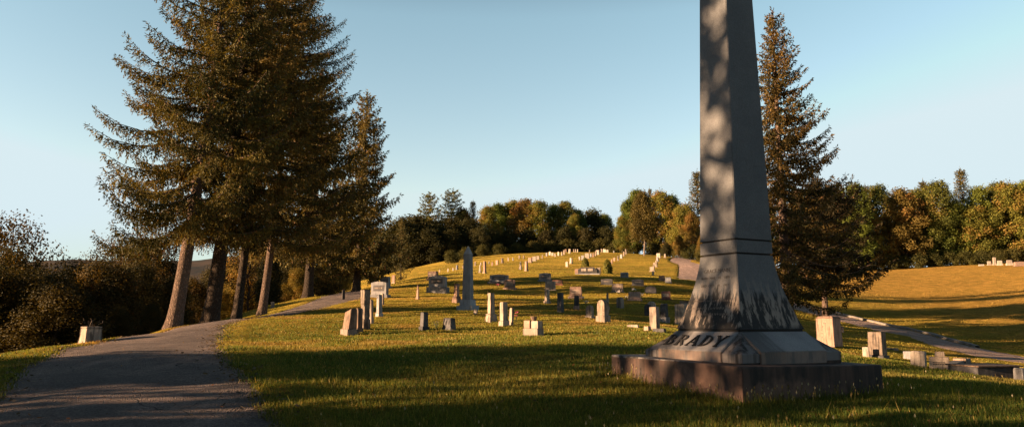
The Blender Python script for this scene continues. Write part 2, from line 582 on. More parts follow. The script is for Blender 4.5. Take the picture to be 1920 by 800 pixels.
ROAD1 = catmull([(-.2, -6, 1.6), (-1.2, 0, 1.7), (-2.6, 4.5, 1.75), (-3.95, 7.9, 1.74), (-4.82, 9.8, 1.74), (-6.68, 13.7, 1.74), (-8.42, 18.5, 1.6), (-9.75, 23, 1.45),
                 (-10.15, 27, 1.3), (-9.95, 31, 1.35), (-9.6, 35, 1.4), (-9.6, 40, 1.5), (-10.0, 46, 1.5), (-11.8, 54, 1.5), (-15.5, 64, 1.5), (-21, 74, 1.5)], .35)
ROAD2 = catmull([(55, 14, 2), (40, 20, 2), (29, 25.5, 2.1), (22, 30, 2.2), (20.4, 34.5, 2.0), (22, 41, 1.7), (23, 48, 1.65), (22.2, 54, 1.65), (19.6, 58.8, 1.6),
                 (17.6, 62.5, 1.6), (17.0, 68, 1.6), (18.8, 80, 1.5), (22.5, 96, 1.5), (24.5, 110, 1.6), (29, 130, 1.6), (36, 150, 1.6)], .5)


def road_dist(x, y, R):
    """signed: distance minus half width"""
    x = np.asarray(x).ravel()
    y = np.asarray(y).ravel()
    best = np.full(x.shape, 1e3)
    for i in range(0, len(x), 60000):
        dx = x[i:i + 60000, None] - R[None, :, 0]
        dy = y[i:i + 60000, None] - R[None, :, 1]
        best[i:i + 60000] = (np.sqrt(dx * dx + dy * dy) - R[None, :, 2]).min(1)
    return best


def road_mesh(name, R, mat, nx=9, lift=.012):
    d = np.gradient(R[:, :2], axis=0)
    d /= np.linalg.norm(d, axis=1)[:, None]
    nrm = np.stack([d[:, 1], -d[:, 0]], 1)
    s = np.cumsum(np.r_[0, np.linalg.norm(np.diff(R[:, :2], axis=0), axis=1)])
    V = []
    for j in range(nx):
        t = -1 + 2 * j / (nx - 1)
        hw = R[:, 2].copy()
        if j in (0, nx - 1):
            sg = 1 if j else -1
            hw = hw + .08 * np.sin(s * 2.3 + sg) + .06 * np.sin(s * 5.1 + 2 * sg) + .06 * rng.normal(size=len(s))
        V.append(np.concatenate([R[:, :2] + nrm * (t * hw)[:, None], np.full((len(s), 1), t)], 1))
    V = np.stack(V, 1)
    n = len(s)
    z = hz(V[..., 0], V[..., 1]) + lift + .03 * (1 - V[..., 2] ** 2) - .03
    V[..., 2] = z
    idx = np.arange(n * nx).reshape(n, nx)
    q = np.stack([idx[:-1, :-1], idx[:-1, 1:], idx[1:, 1:], idx[1:, :-1]], -1).reshape(-1, 4)
    me = npmesh(name, V.reshape(-1, 3), q.ravel(), np.arange(len(q)) * 4, True)
    o = link(name, me, mat)
    o['kind'] = 'structure'
    return o, nrm, s


road_mesh('road', ROAD1, M['road'])
_, nrm2, s2 = road_mesh('side_road', ROAD2, M['road2'], lift=.02)


def kerb():
    sel = np.where((ROAD2[:, 1] > 39) & (ROAD2[:, 1] < 61))[0]
    c = ROAD2[sel, :2] + nrm2[sel] * (ROAD2[sel, 2] + .12)[:, None]
    n = nrm2[sel]
    V = []
    for off, h in ((-.11, -.1), (-.11, .11), (.11, .13), (.11, -.1)):
        p = c + n * off
        V.append(np.stack([p[:, 0], p[:, 1], hz(p[:, 0], p[:, 1]) + h], 1))
    V = np.stack(V, 1)
    m = len(sel)
    idx = np.arange(m * 4).reshape(m, 4)
    q = []
    for a in range(3):
        q.append(np.stack([idx[:-1, a], idx[:-1, a + 1], idx[1:, a + 1], idx[1:, a]], -1))
    q = np.concatenate(q)
    o = link('kerb', npmesh('kerb', V.reshape(-1, 3), q.ravel(), np.arange(len(q)) * 4), M['kerb'])
    o['kind'] = 'structure'


kerb()


def make_ground():
    az = np.concatenate([np.arange(-180, -48, 3.0), np.arange(-48, 48, .3), np.arange(48, 180, 3.0)])
    az = np.radians(az)
    r = .7 * np.exp(np.arange(0, 640) * .0131)
    r = r[r < 3200]
    A, R = np.meshgrid(az, r)
    X = R * np.sin(A)
    Y = R * np.cos(A)
    Z = hz(X, Y)
    near = (R.ravel() < 170)
    for RD in (ROAD1, ROAD2):
        dd = np.full(X.size, 9.0)
        dd[near] = road_dist(X.ravel()[near], Y.ravel()[near], RD)
        dd = dd.reshape(X.shape)
        k = sstep(-.14, -.38, dd)
        Z = Z - k * (.05 + .0022 * R)
        Z = Z + np.exp(-((dd - .25) / .25) ** 2) * .02 * (dd > 0)
    n, m = X.shape
    V = np.stack([X, Y, Z], -1).reshape(-1, 3)
    idx = np.arange(n * m).reshape(n, m)
    nxt = np.roll(idx, -1, axis=1)
    q = np.stack([idx[:-1], idx[1:], nxt[1:], nxt[:-1]], -1).reshape(-1, 4)
    # centre cap
    c = len(V)
    V = np.concatenate([V, [[0, 0, h1(0, 0)]]])
    tri = np.stack([np.full(m, c), idx[0], nxt[0]], -1)
    loops = np.concatenate([q.ravel(), tri.ravel()])
    st = np.concatenate([np.arange(len(q)) * 4, len(q) * 4 + np.arange(m) * 3])
    me = npmesh('ground', V, loops, st, True)
    me.flip_normals()
    o = link('ground', me, M['ground'])
    o['kind'] = 'structure'


make_ground()


# ------------------------------------------------------------------ grass
def vnoise(x, y, cell, seed):
    R = np.random.default_rng(seed)
    T = R.random((256, 256))
    u, v = np.asarray(x) / cell, np.asarray(y) / cell
    i, j = np.floor(u).astype(int), np.floor(v).astype(int)
    f, g = u - i, v - j
    f, g = f * f * (3 - 2 * f), g * g * (3 - 2 * g)
    a, b, c, d = T[i % 256, j % 256], T[(i + 1) % 256, j % 256], T[i % 256, (j + 1) % 256], T[(i + 1) % 256, (j + 1) % 256]
    return (a * (1 - f) + b * f) * (1 - g) + (c * (1 - f) + d * f) * g


def make_grass():
    N = 760000
    r = np.exp(rng.uniform(math.log(5.5), math.log(120), N))
    kp_ = rng.random(N) < np.clip(1.25 - r / 90, .12, 1)
    r = r[kp_]
    N = len(r)
    a = np.radians(rng.uniform(-40, 40, N))
    x = r * np.sin(a)
    y = r * np.cos(a)
    keep = (road_dist(x, y, ROAD1) > rng.uniform(-.40, -.12, N) + .16 * (vnoise(x, y, .5, 9) - .5)) & (road_dist(x, y, ROAD2) > -.15)
    # monument footprint
    ca, sa = cos(rad(-61)), sin(rad(-61))
    u = (x - 3.12) * ca + (y - 10.6) * sa
    v = -(x - 3.12) * sa + (y - 10.6) * ca
    m = np.maximum(abs(u), abs(v))
    keep &= m > 1.25
    x, y, r, m = x[keep], y[keep], r[keep], m[keep]
    n = len(x)
    z = hz(x, y)
    dens = .55 * vnoise(x, y, .9, 1) + .45 * vnoise(x, y, .28, 2)
    wear = vnoise(x, y, 2.6, 6) * .6 + vnoise(x, y, .8, 7) * .4
    L = (.022 + .03 * rng.random(n) + .05 * dens) * (1 - .5 * np.clip((r - 12) / 14, 0, 1) + .35 * np.clip((r - 30) / 80, 0, 1))
    W = .0042 * (r / 8) ** .92 * rng.uniform(.7, 1.4, n)
    tall = rng.random(n) < .004
    L[tall] *= 2.2
    edge = (m < 1.5) & (rng.random(n) < .3)
    L[edge] *= rng.uniform(1.5, 2.6, edge.sum())
    # long uncut stems along the foot of the plinth
    h = rng.uniform(0, 2 * pi, n)
    lean = rng.uniform(.1, .75, n)
    dx = np.cos(h) * lean * L
    dy = np.sin(h) * lean * L
    g = rng.uniform(0, 2 * pi, n)
    wx = np.cos(g) * W
    wy = np.sin(g) * W
    V = np.empty((n, 3, 3), np.float32)
    V[:, 0] = np.stack([x - wx, y - wy, z - .01], 1)
    V[:, 1] = np.stack([x + wx, y + wy, z - .01], 1)
    V[:, 2] = np.stack([x + dx, y + dy, z + L * np.sqrt(np.clip(1 - lean * lean * .6, .2, 1))], 1)
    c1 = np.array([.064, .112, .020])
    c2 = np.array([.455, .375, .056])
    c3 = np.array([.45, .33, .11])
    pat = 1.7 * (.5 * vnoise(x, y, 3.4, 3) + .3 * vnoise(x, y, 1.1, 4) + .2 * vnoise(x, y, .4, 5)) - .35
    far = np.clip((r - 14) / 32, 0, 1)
    t = np.clip(pat * (.25 + .3 * far) + far * .45 + rng.normal(0, .16, n), 0, 1)  # shade and sun put into blade colour: green near, gold farther out
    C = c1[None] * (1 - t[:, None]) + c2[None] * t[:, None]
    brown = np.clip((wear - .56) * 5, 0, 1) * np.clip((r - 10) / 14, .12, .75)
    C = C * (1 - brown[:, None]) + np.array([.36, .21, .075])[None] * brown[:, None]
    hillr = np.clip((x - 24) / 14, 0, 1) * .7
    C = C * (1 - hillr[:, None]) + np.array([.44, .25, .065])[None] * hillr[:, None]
    straw = rng.random(n) < (.06 + .05 * far)
    C[straw] = c3
    C *= rng.uniform(.7, 1.25, n)[:, None]
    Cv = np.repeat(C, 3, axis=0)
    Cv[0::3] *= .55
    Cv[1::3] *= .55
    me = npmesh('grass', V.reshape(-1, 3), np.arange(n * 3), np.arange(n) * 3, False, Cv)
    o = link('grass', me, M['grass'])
    tag(o, 'short mown grass of the graveyard lawn, tinted green for shade and gold for low sun', 'grass', kind='stuff')
    # seed stalks, clover heads and dead leaves scattered through the lawn
    K = 420
    VV, CC = [], []
    for i in range(K):
        if i < 150:
            # along the plinth
            s = random.uniform(-1.45, 1.45)
            f = random.choice((0, 0, 1, 1, 1))
            o_ = 1.27 + random.random() ** 2 * .5
            uu, vv = (o_, s) if f else (s, -o_)
            X = 3.12 + uu * ca - vv * sa
            Y = 10.6 + uu * sa + vv * ca
            hh = random.uniform(.07, .2)
        else:
            rr = math.exp(random.uniform(math.log(7), math.log(20)))
            aa = rad(random.uniform(-32, 36))
            X, Y, hh = rr * sin(aa), rr * cos(aa), random.uniform(.05, .12)
            if road_dist([X], [Y], ROAD1)[0] < .1: continue
        Z = h1(X, Y)
        lx, ly = random.gauss(0, .25) * hh, random.gauss(0, .25) * hh
        g = random.uniform(0, pi)
        w = .003
        wx, wy = cos(g) * w, sin(g) * w
        VV += [(X - wx, Y - wy, Z), (X + wx, Y + wy, Z), (X + lx + wx, Y + ly + wy, Z + hh), (X + lx - wx, Y + ly - wy, Z + hh)]
        CC += [(.12, .11, .03)] * 4
        for k in range(2):
            g += pi / 2
            b = random.uniform(.006, .011)
            bx, by = cos(g) * b, sin(g) * b
            e = Z + hh
            VV += [(X + lx, Y + ly, e - .012), (X + lx + bx, Y + ly + by, e + .008), (X + lx, Y + ly, e + .03), (X + lx - bx, Y + ly - by, e + .008)]
            cc = (.5, .44, .33) if random.random() < .5 else (.26, .18, .08)
            CC += [cc] * 4
    o = link('seed_heads', quadmesh('seed_heads', np.array(VV), len(VV) // 4, np.array(CC)), M['grass'])
    tag(o, 'pale seed heads and clover scattered through the lawn and along the plinth', 'grass', kind='stuff')


make_grass()


def make_litter():
    """gravel crumbs and dead leaves on the ragged edges of the road"""
    VV, CC = [], []
    for i in range(6500):
        k = random.randrange(20, len(ROAD1) - 20)
        x, y, hw = ROAD1[k]
        if y > 34: continue
        sd = random.choice((-1, 1, 1))
        off = sd * (hw + random.gauss(-.28, .2))
        dx, dy = ROAD1[k + 1][:2] - ROAD1[k - 1][:2]
        l = math.hypot(dx, dy)
        X, Y = x + dy / l * off + random.uniform(-.15, .15), y - dx / l * off + random.uniform(-.15, .15)
        Z = h1(X, Y) + .005
        s = random.uniform(.008, .04)
        g = random.uniform(0, pi)
        a = Vector((cos(g), sin(g), random.uniform(-.5, .5))) * s
        b = Vector((-sin(g), cos(g), random.uniform(-.5, .5))) * s * random.uniform(.5, 1)
        c = Vector((X, Y, Z + s * .6))
        VV += [c - a, c - b, c + a, c + b]
        t = random.random()
        CC += [((.16, .13, .11), (.12, .08, .05), (.24, .19, .16), (.07, .055, .04))[int(t * 4)]] * 4
    o = link('road_litter', quadmesh('road_litter', np.array(VV), len(VV) // 4, np.array(CC)), M['leaf'])
    tag(o, 'gravel crumbs and fallen leaves along the ragged road edges', 'litter', kind='stuff')


make_litter()


def make_leaves():
    VV, CC = [], []
    for i in range(1500):
        rr = math.exp(random.uniform(math.log(7), math.log(45)))
        aa = rad(random.uniform(-36, 36))
        X, Y = rr * sin(aa), rr * cos(aa)
        Z = h1(X, Y) + (.03 if road_dist([X], [Y], ROAD1)[0] > 0 else .022)
        s = random.uniform(.012, .027)
        g = random.uniform(0, pi)
        a = Vector((cos(g), sin(g), random.uniform(-.5, .7))) * s
        b = Vector((-sin(g), cos(g), random.uniform(-.5, .7))) * s * random.uniform(.45, .7)
        c = Vector((X, Y, Z + s * .4))
        VV += [c - a, c - b, c + a, c + b]
        CC += [random.choice(((.22, .10, .04), (.15, .075, .035), (.30, .19, .06), (.10, .06, .035)))] * 4
    o = link('fallen_leaves', quadmesh('fallen_leaves', np.array(VV), len(VV) // 4, np.array(CC)), M['leaf'])
    tag(o, 'brown fallen leaves scattered over the lawn and the road', 'leaves', kind='stuff')


make_leaves()


# ------------------------------------------------------------------ the large obelisk
def chamfer_levels(lv, c=.012):
    b = bmesh.new()
    rings = []
    for w, z in lv:
        q = min(c, w * .4)
        p = [(-w + q, -w), (w - q, -w), (w, -w + q), (w, w - q), (w - q, w), (-w + q, w), (-w, w - q), (-w, -w + q)]
        rings.append([b.verts.new((x, y, z)) for x, y in p])
    for k in range(len(rings) - 1):
        for i in range(8):
            j = (i + 1) % 8
            b.faces.new((rings[k][i], rings[k][j], rings[k + 1][j], rings[k + 1][i]))
    b.faces.new(rings[-1])
    b.faces.new(list(reversed(rings[0])))
    me = bpy.data.meshes.new('lv')
    b.to_mesh(me)
    b.free()
    return me


def text_mesh(s, size, depth=.004, offset=0.0, spacing=1.0):
    cu = bpy.data.curves.new('txt', 'FONT')
    cu.body = s
    cu.size = size
    cu.extrude = depth
    cu.offset = offset
    cu.align_x = 'CENTER'
    cu.align_y = 'CENTER'
    cu.space_character = spacing
    cu.resolution_u = 3
    o = bpy.data.objects.new('txt', cu)
    col.objects.link(o)
    dg = bpy.context.evaluated_depsgraph_get()
    me = bpy.data.meshes.new_from_object(o.evaluated_get(dg))
    bpy.data.objects.remove(o)
    bpy.data.curves.remove(cu)
    return me


def serif_letters(s, H, stroke, gap, depth):
    """block letters with slab serifs, drawn in x (right) / y (up) and extruded in z"""
    b = bmesh.new()

    def poly(pts):
        f = b.faces.new([b.verts.new((x, y, 0)) for x, y in pts])

    def rect(x0, y0, x1, y1): poly([(x0, y0), (x1, y0), (x1, y1), (x0, y1)])

    def bar(x0, y0, x1, y1, w):
        d = Vector((x1 - x0, y1 - y0)).normalized()
        n = Vector((-d.y, d.x)) * w / 2
        poly([(x0 - n.x, y0 - n.y), (x1 - n.x, y1 - n.y), (x1 + n.x, y1 + n.y), (x0 + n.x, y0 + n.y)])

    def bowl(x0, ya, yb, rx, w):
        cy, ry = (ya + yb) / 2, (yb - ya) / 2
        n = 10
        for i in range(n):
            a0, a1 = -pi / 2 + pi * i / n, -pi / 2 + pi * (i + 1) / n
            q = []
            for a, k in ((a0, 0), (a1, 0), (a1, 1), (a0, 1)):
                ww = w * (.55 + .45 * cos(a)) if k else 0
                q.append((x0 + (rx - ww) * cos(a), cy + (ry - (w * .5 if k else 0)) * sin(a)))
            poly(q)

    x = 0
    t = stroke
    sf = t * .5
    for ch in s:
        if ch in 'BRD':
            W = H * .72
            rect(x + sf, 0, x + sf + t, H)
            rect(x, 0, x + t + 2 * sf, t * .35)
            rect(x, H - t * .35, x + t + 2 * sf, H)
            xs = x + sf + t
            if ch == 'D':
                bowl(xs - .01 * H, 0, H, W - t, t)
            elif ch == 'B':
                bowl(xs - .01 * H, H * .5, H, W * .72 - t * .6, t)
                bowl(xs - .01 * H, 0, H * .54, W * .82 - t * .6, t)
            else:
                bowl(xs - .01 * H, H * .46, H, W * .78 - t * .6, t)
                bar(xs + .1 * H, H * .48, x + W * .98, 0, t)
            x += W + t * .4 + gap
        elif ch == 'A':
            W = H * .9
            bar(x + sf, 0, x + W / 2, H, t * .55)
            bar(x + W / 2 - .02 * H, H, x + W - sf, 0, t)
            rect(x + W * .28, H * .3, x + W * .72, H * .3 + t * .4)
            rect(x - sf * .4, 0, x + sf * 2.6, t * .35)
            rect(x + W - sf * 3, 0, x + W + sf * .8, t * .35)
            x += W + gap
        elif ch == 'Y':
            W = H * .85
            bar(x + sf, H, x + W / 2, H * .45, t)
            bar(x + W - sf, H, x + W / 2, H * .45, t * .6)
            rect(x + W / 2 - t / 2, 0, x + W / 2 + t / 2, H * .47)
            rect(x + W / 2 - t, 0, x + W / 2 + t, t * .35)
            rect(x - sf * .6, H - t * .35, x + sf * 2.6, H)
            rect(x + W - sf * 2.6, H - t * .35, x + W + sf * .6, H)
            x += W + gap
    tot = x - gap
    bmesh.ops.recalc_face_normals(b, faces=b.faces)
    r = bmesh.ops.extrude_face_region(b, geom=list(b.faces))
    bmesh.ops.translate(b, vec=(0, 0, depth), verts=[e for e in r['geom'] if isinstance(e, bmesh.types.BMVert)])
    bmesh.ops.translate(b, vec=(-tot / 2, -H / 2, 0), verts=b.verts)
    # overlapping strokes sit at very slightly different depths
    me = bpy.data.meshes.new('lettering')
    b.to_mesh(me)
    b.free()
    return me


def build_monument():
    root = empty('granite_obelisk', (3.12, 10.6, -.94), rad(-61))
    tag(root, 'huge weathered granite obelisk with flared dark streaked base on a broad plinth', 'obelisk')
    mm = M['monument']
    pl = MB()
    w = 1.25
    tl = .045
    pts = []
    for z, ww in ((-.5, 1.256), (.413, 1.25)):
        for x, y in ((-ww, -ww), (ww, -ww), (ww, ww), (-ww, ww)):
            dz = tl * (-(x + y) / (2 * ww))
            pts.append((x, y, z + dz))
    pl.hull8(pts, .018, 2)
    pl.build('plinth', mm, root)
    link('base_course', chamfer_levels([(.9, .30), (.914, .42), (.915, .53), (.87, .565), (.79, .625), (.71, .69), (.645, .75), (.608, .792)], .02), mm, root)
    sec = [(-.55, .395), (-.935, .395), (-.935, .552), (-.615, .793), (-.55, .793)]
    for k in range(4):
        b = bmesh.new()
        hwid = .598
        r0 = [b.verts.new((-hwid, y, z)) for y, z in sec]
        r1 = [b.verts.new((hwid, y, z)) for y, z in sec]
        n = len(sec)
        for i in range(n):
            j = (i + 1) % n
            b.faces.new((r0[i], r0[j], r1[j], r1[i]))
        b.faces.new(r0[::-1])
        b.faces.new(r1)
        bmesh.ops.recalc_face_normals(b, faces=b.faces)
        bmesh.ops.bevel(b, geom=list(b.edges), offset=.008, segments=2, affect='EDGES')
        me = bpy.data.meshes.new('panel')
        b.to_mesh(me)
        b.free()
        o = link('panel', me, M['panel'], root)
        o.rotation_euler = (0, 0, k * pi / 2)
        if k == 0: first = o
    die = [(.606, .824)]
    key = [(.606, .806), (.536, 1.008), (.467, 1.214), (.399, 1.496), (.360, 1.711), (.349, 1.818)]
    zs = np.linspace(.84, 1.815, 16)
    kz = [k[1] for k in key]
    kw = [k[0] for k in key]
    co = np.polyfit(kz, kw, 3)
    for z in zs: die.append((float(np.polyval(co, z)), float(z)))
    link('joint', chamfer_levels([(.585, .78), (.585, .83)], .01), M['groove'], root)
    me = chamfer_levels(die, .014)
    link('die', me, mm, root)
    link('joint', chamfer_levels([(.326, 1.81), (.326, 1.845)], .01), M['groove'], root)
    link('band', chamfer_levels([(.3478, 1.842), (.3465, 2.005)], .014), mm, root)
    link('joint', chamfer_levels([(.324, 2.0), (.324, 2.035)], .01), M['groove'], root)
    link('shaft', chamfer_levels([(.345, 2.03), (.270, 5.41), (.205, 8.35)], .013), mm, root)
    link('pyramidion', chamfer_levels([(.205, 8.352), (.01, 8.95)], .004), mm, root)
    # name in raised letters on the front left panel
    lt = serif_letters('BRADY', .215, .036, .052, .012)
    slope = atan2(.798 - .552, .935 - .615)
    o = link('lettering', lt, M['letter'], root)
    zc = .672
    yc = -(.935 - (zc - .552) / (.798 - .552) * .32)
    nrm = Vector((0, -sin(slope), cos(slope)))
    o.rotation_euler = (slope, 0, 0)
    o.location = Vector((-.03, yc, zc)) + nrm * .002
    # engraved lines on the die
    lines = [('GRACE MANN', .075, 1.605), ('BORN MAR. 14, 1870', .048, 1.51), ('DIED OCT. 19, 1913', .048, 1.405)]
    for s, size, z in lines:
        wz = float(np.polyval(co, z))
        dw = float(np.polyval(np.polyder(co), z))
        words = s.split(' ')
        tot = len(s) * size * .62
        x = -tot / 2
        for wd in words:
            wl = len(wd) * size * .62
            t = link('inscription', text_mesh(wd, size, .0015, .0, 1.05), M['engrave'], root)
            t.rotation_euler = (pi / 2 + atan(dw), 0, 0)
            t.location = (x + wl / 2, -wz - .002, z)
            x += wl + size * .62
    for z, n, seed in ((1.2, 17, 1), (1.1, 14, 2), (1.02, 15, 3)):
        # rows of letters worn past reading
        rr = random.Random(seed)
        wz = float(np.polyval(co, z))
        dw = float(np.polyval(np.polyder(co), z))
        mb = MB()
        x = -.36
        while x < .36:
            q = rr.choice((.014, .02, .028))
            if True:
                mb.box(q * .4, .004, -.016 * rr.uniform(.5, 1), .016 * rr.uniform(.4, 1), cx=x)
            x += q + .008
        t = mb.build('inscription', flat_mat('worn_letters', (.17, .14, .12)), root)
        t.rotation_euler = (atan(dw), 0, 0)
        t.location = (0, -wz - .001, z)


build_monument()

# ------------------------------------------------------------------ gravestones
def round_top(w, h, rise, n=10):
    o = [(-w / 2, 0), (w / 2, 0), (w / 2, h - rise)]
    for i in range(1, n):
        a = pi * i / n
        o.append((w / 2 * cos(a), h - rise + rise * sin(a)))
    o.append((-w / 2, h - rise))
    return o


def scale_at(p):
    return (p.y * cos(PITCH) + p.z * sin(PITCH)) / F


def mat_of(m): return M[m]


def stone(px, py, w, h, kind, mat, rot, label, cat='gravestone', d=None, lean=0.0, base=.18, seed=0, group='gravestones on the cemetery hill', bmat=None, name='gravestone'):
    """w, h: size in photo pixels; rot in degrees: 0 faces the camera side, negative turns the face to the left"""
    p = G(px, py)
    s = scale_at(p)
    W, H = w * s, h * s
    r = abs(rad(rot))
    corner = 25 < abs(rot) < 75
    if d is None:
        d = {'tablet': .22, 'round': .22, 'block': .42, 'pillar': 1.0, 'wide': .3, 'rock': .8, 'slant': .6, 'marker': .5, 'twin': .3}.get(kind, .5)
    tw = W / (cos(r) + d * sin(r))   # true width from the seen width
    dp = d * tw
    root = empty(name, (p.x, p.y, p.z - .02), rad(rot) + 0.0)
    root.rotation_euler = (rad(random.uniform(-1, 1)), rad(lean + random.uniform(-.8, .8)), rad(rot))
    tag(root, label, cat, group)
    m = mat_of(mat)
    bm_ = mat_of(bmat or mat)
    bv = min(.02, tw * .05)
    hb = base * H
    k = kind
    MB.weather = min(.009, tw * .014) if abs(rot) > 28 else 0.0
    if k in ('tablet', 'round', 'block', 'wide', 'slant', 'twin') and base > 0:
        MB().box(tw, dp * (1.5 if dp < tw * .5 else 1.0), -.12, hb, top=.97, bevel=bv).build('base', bm_, root)
        tw2, dp2 = tw * .8, dp * (1.0 if dp < tw * .5 else .75)
    else:
        tw2, dp2 = tw, dp
        if k not in ('pillar', 'urnblock', 'rockpillar'): hb = -.1
    if k == 'tablet':
        MB().prism([(x, z + hb) for x, z in [(-tw2 / 2, 0), (tw2 / 2, 0), (tw2 / 2, (H - hb) * .97), (tw2 * .3, H - hb), (-tw2 * .3, H - hb), (-tw2 / 2, (H - hb) * .97)]], dp2, bevel=bv * .6).build('tablet', m, root)
    elif k == 'round':
        MB().prism([(x, z + hb) for x, z in round_top(tw2, H - hb, min(tw2 * .5, (H - hb) * .4))], dp2, bevel=bv * .5).build('tablet', m, root)
    elif k == 'twin':
        for sg in (-1, 1):
            b = MB().prism([(x + sg * tw2 * .25, z + hb) for x, z in round_top(tw2 * .48, (H - hb) * (1 if sg < 0 else .93), tw2 * .2)], dp2 * (1 if sg < 0 else .9), bevel=bv * .5)
            b.build('tablet', m, root)
    elif k == 'block':
        MB().box(tw2, dp2, hb + .003, H, top=.94, bevel=bv).build('die', m, root)
    elif k == 'wide':
        o = [(-tw2 / 2, hb), (tw2 / 2, hb), (tw2 / 2, H * .88)]
        for i in range(9):
            t = i / 8
            o.append((tw2 / 2 - tw2 * t, H * (.88 + .12 * sin(pi * (.12 + .76 * t)))))
        o.append((-tw2 / 2, H * .88))
        MB().prism(o, dp2, bevel=bv * .6).build('tablet', m, root)
    if k in ('block', 'wide') and abs(rot) < 25 and w > 18:
        zb, zt = hb + (H - hb) * .28, hb + (H - hb) * .72
        MB().box(tw2 * .72, .02, zb, zt, cy=-dp2 * (.5 if k == 'wide' else .485) - .0, bevel=.004).build('name_panel', M['panel_dark'] if mat in ('grey', 'dark') else M['panel_warm'], root)
        mb = MB()
        rr = random.Random(int(px))
        x = -tw2 * .26
        while x < tw2 * .24:
            q = tw2 * rr.uniform(.05, .08)
            mb.box(q, .008, (zb + zt) / 2 - .12 * (zt - zb), (zb + zt) / 2 + .14 * (zt - zb), cx=x + q / 2, cy=-dp2 * (.5 if k == 'wide' else .485) - .011)
            x += q * 1.2
        mb.build('carved_name', M['pale'], root)
    if k == 'slant':
        a = [(-tw2 / 2, -dp2 / 2, hb), (tw2 / 2, -dp2 / 2, hb), (tw2 / 2, dp2 / 2, hb), (-tw2 / 2, dp2 / 2, hb)]
        c = [(-tw2 / 2, -dp2 * .2, H * .86), (tw2 / 2, -dp2 * .2, H), (tw2 / 2, dp2 / 2, H), (-tw2 / 2, dp2 / 2, H * .86)]
        MB().hull8(a + c, bv).build('die', m, root)
    elif k == 'pillar':
        if hb > 0:
            MB().box(tw, dp, -.12, hb, top=.97, bevel=bv).build('base', bm_, root)
            tw2, dp2 = tw * .72, dp * .72
        MB().box(tw2, dp2, max(hb, -.1) + .003, H * .94, top=.92, bevel=bv * .8).build('shaft', m, root)
        MB().box(tw2 * 1.0, dp2 * 1.0, H * .942, H, top=.75, bevel=bv * .5).build('cap', m, root)
    elif k == 'rockpillar':
        MB().box(tw, dp, -.1, hb, top=.7, bevel=bv).rough(tw * .07, 3, seed).build('boulder_base', bm_, root)
        MB().box(tw * .52, dp * .52, hb * .8, H, top=.93, bevel=bv * .5).rough(tw * .03, 3, seed + 1).build('shaft', m, root)
    elif k == 'roughpillar':
        MB().box(tw, dp, -.1, H * .26, top=.94, bevel=bv).rough(tw * .045, 3, seed).build('base', bm_, root)
        MB().box(tw * .8, dp * .8, H * .25, H * .64, top=.98).rough(tw * .05, 3, seed + 1).build('shaft', m, root)
        MB().box(tw * .86, dp * .86, H * .645, H, top=1.02, bevel=bv).rough(tw * .03, 2, seed + 2).build('head_block', m, root)
    elif k == 'rock':
        MB().box(tw, dp, -.1, H, top=.75, bevel=bv).rough(tw * .05, 3, seed).build('stone_block', m, root)
    elif k == 'marker':
        MB().box(tw, dp, -.1, H, top=.92, bevel=bv).build('marker_block', m, root)
    elif k == 'shaft':
        MB().box(tw, dp, -.1, H * .2, top=.95, bevel=bv * .5).build('base', bm_, root)
        MB().box(tw * .7, dp * .7, H * .2, H, top=.5, bevel=bv * .4).build('shaft', m, root)
    MB.weather = 0.0
    return root


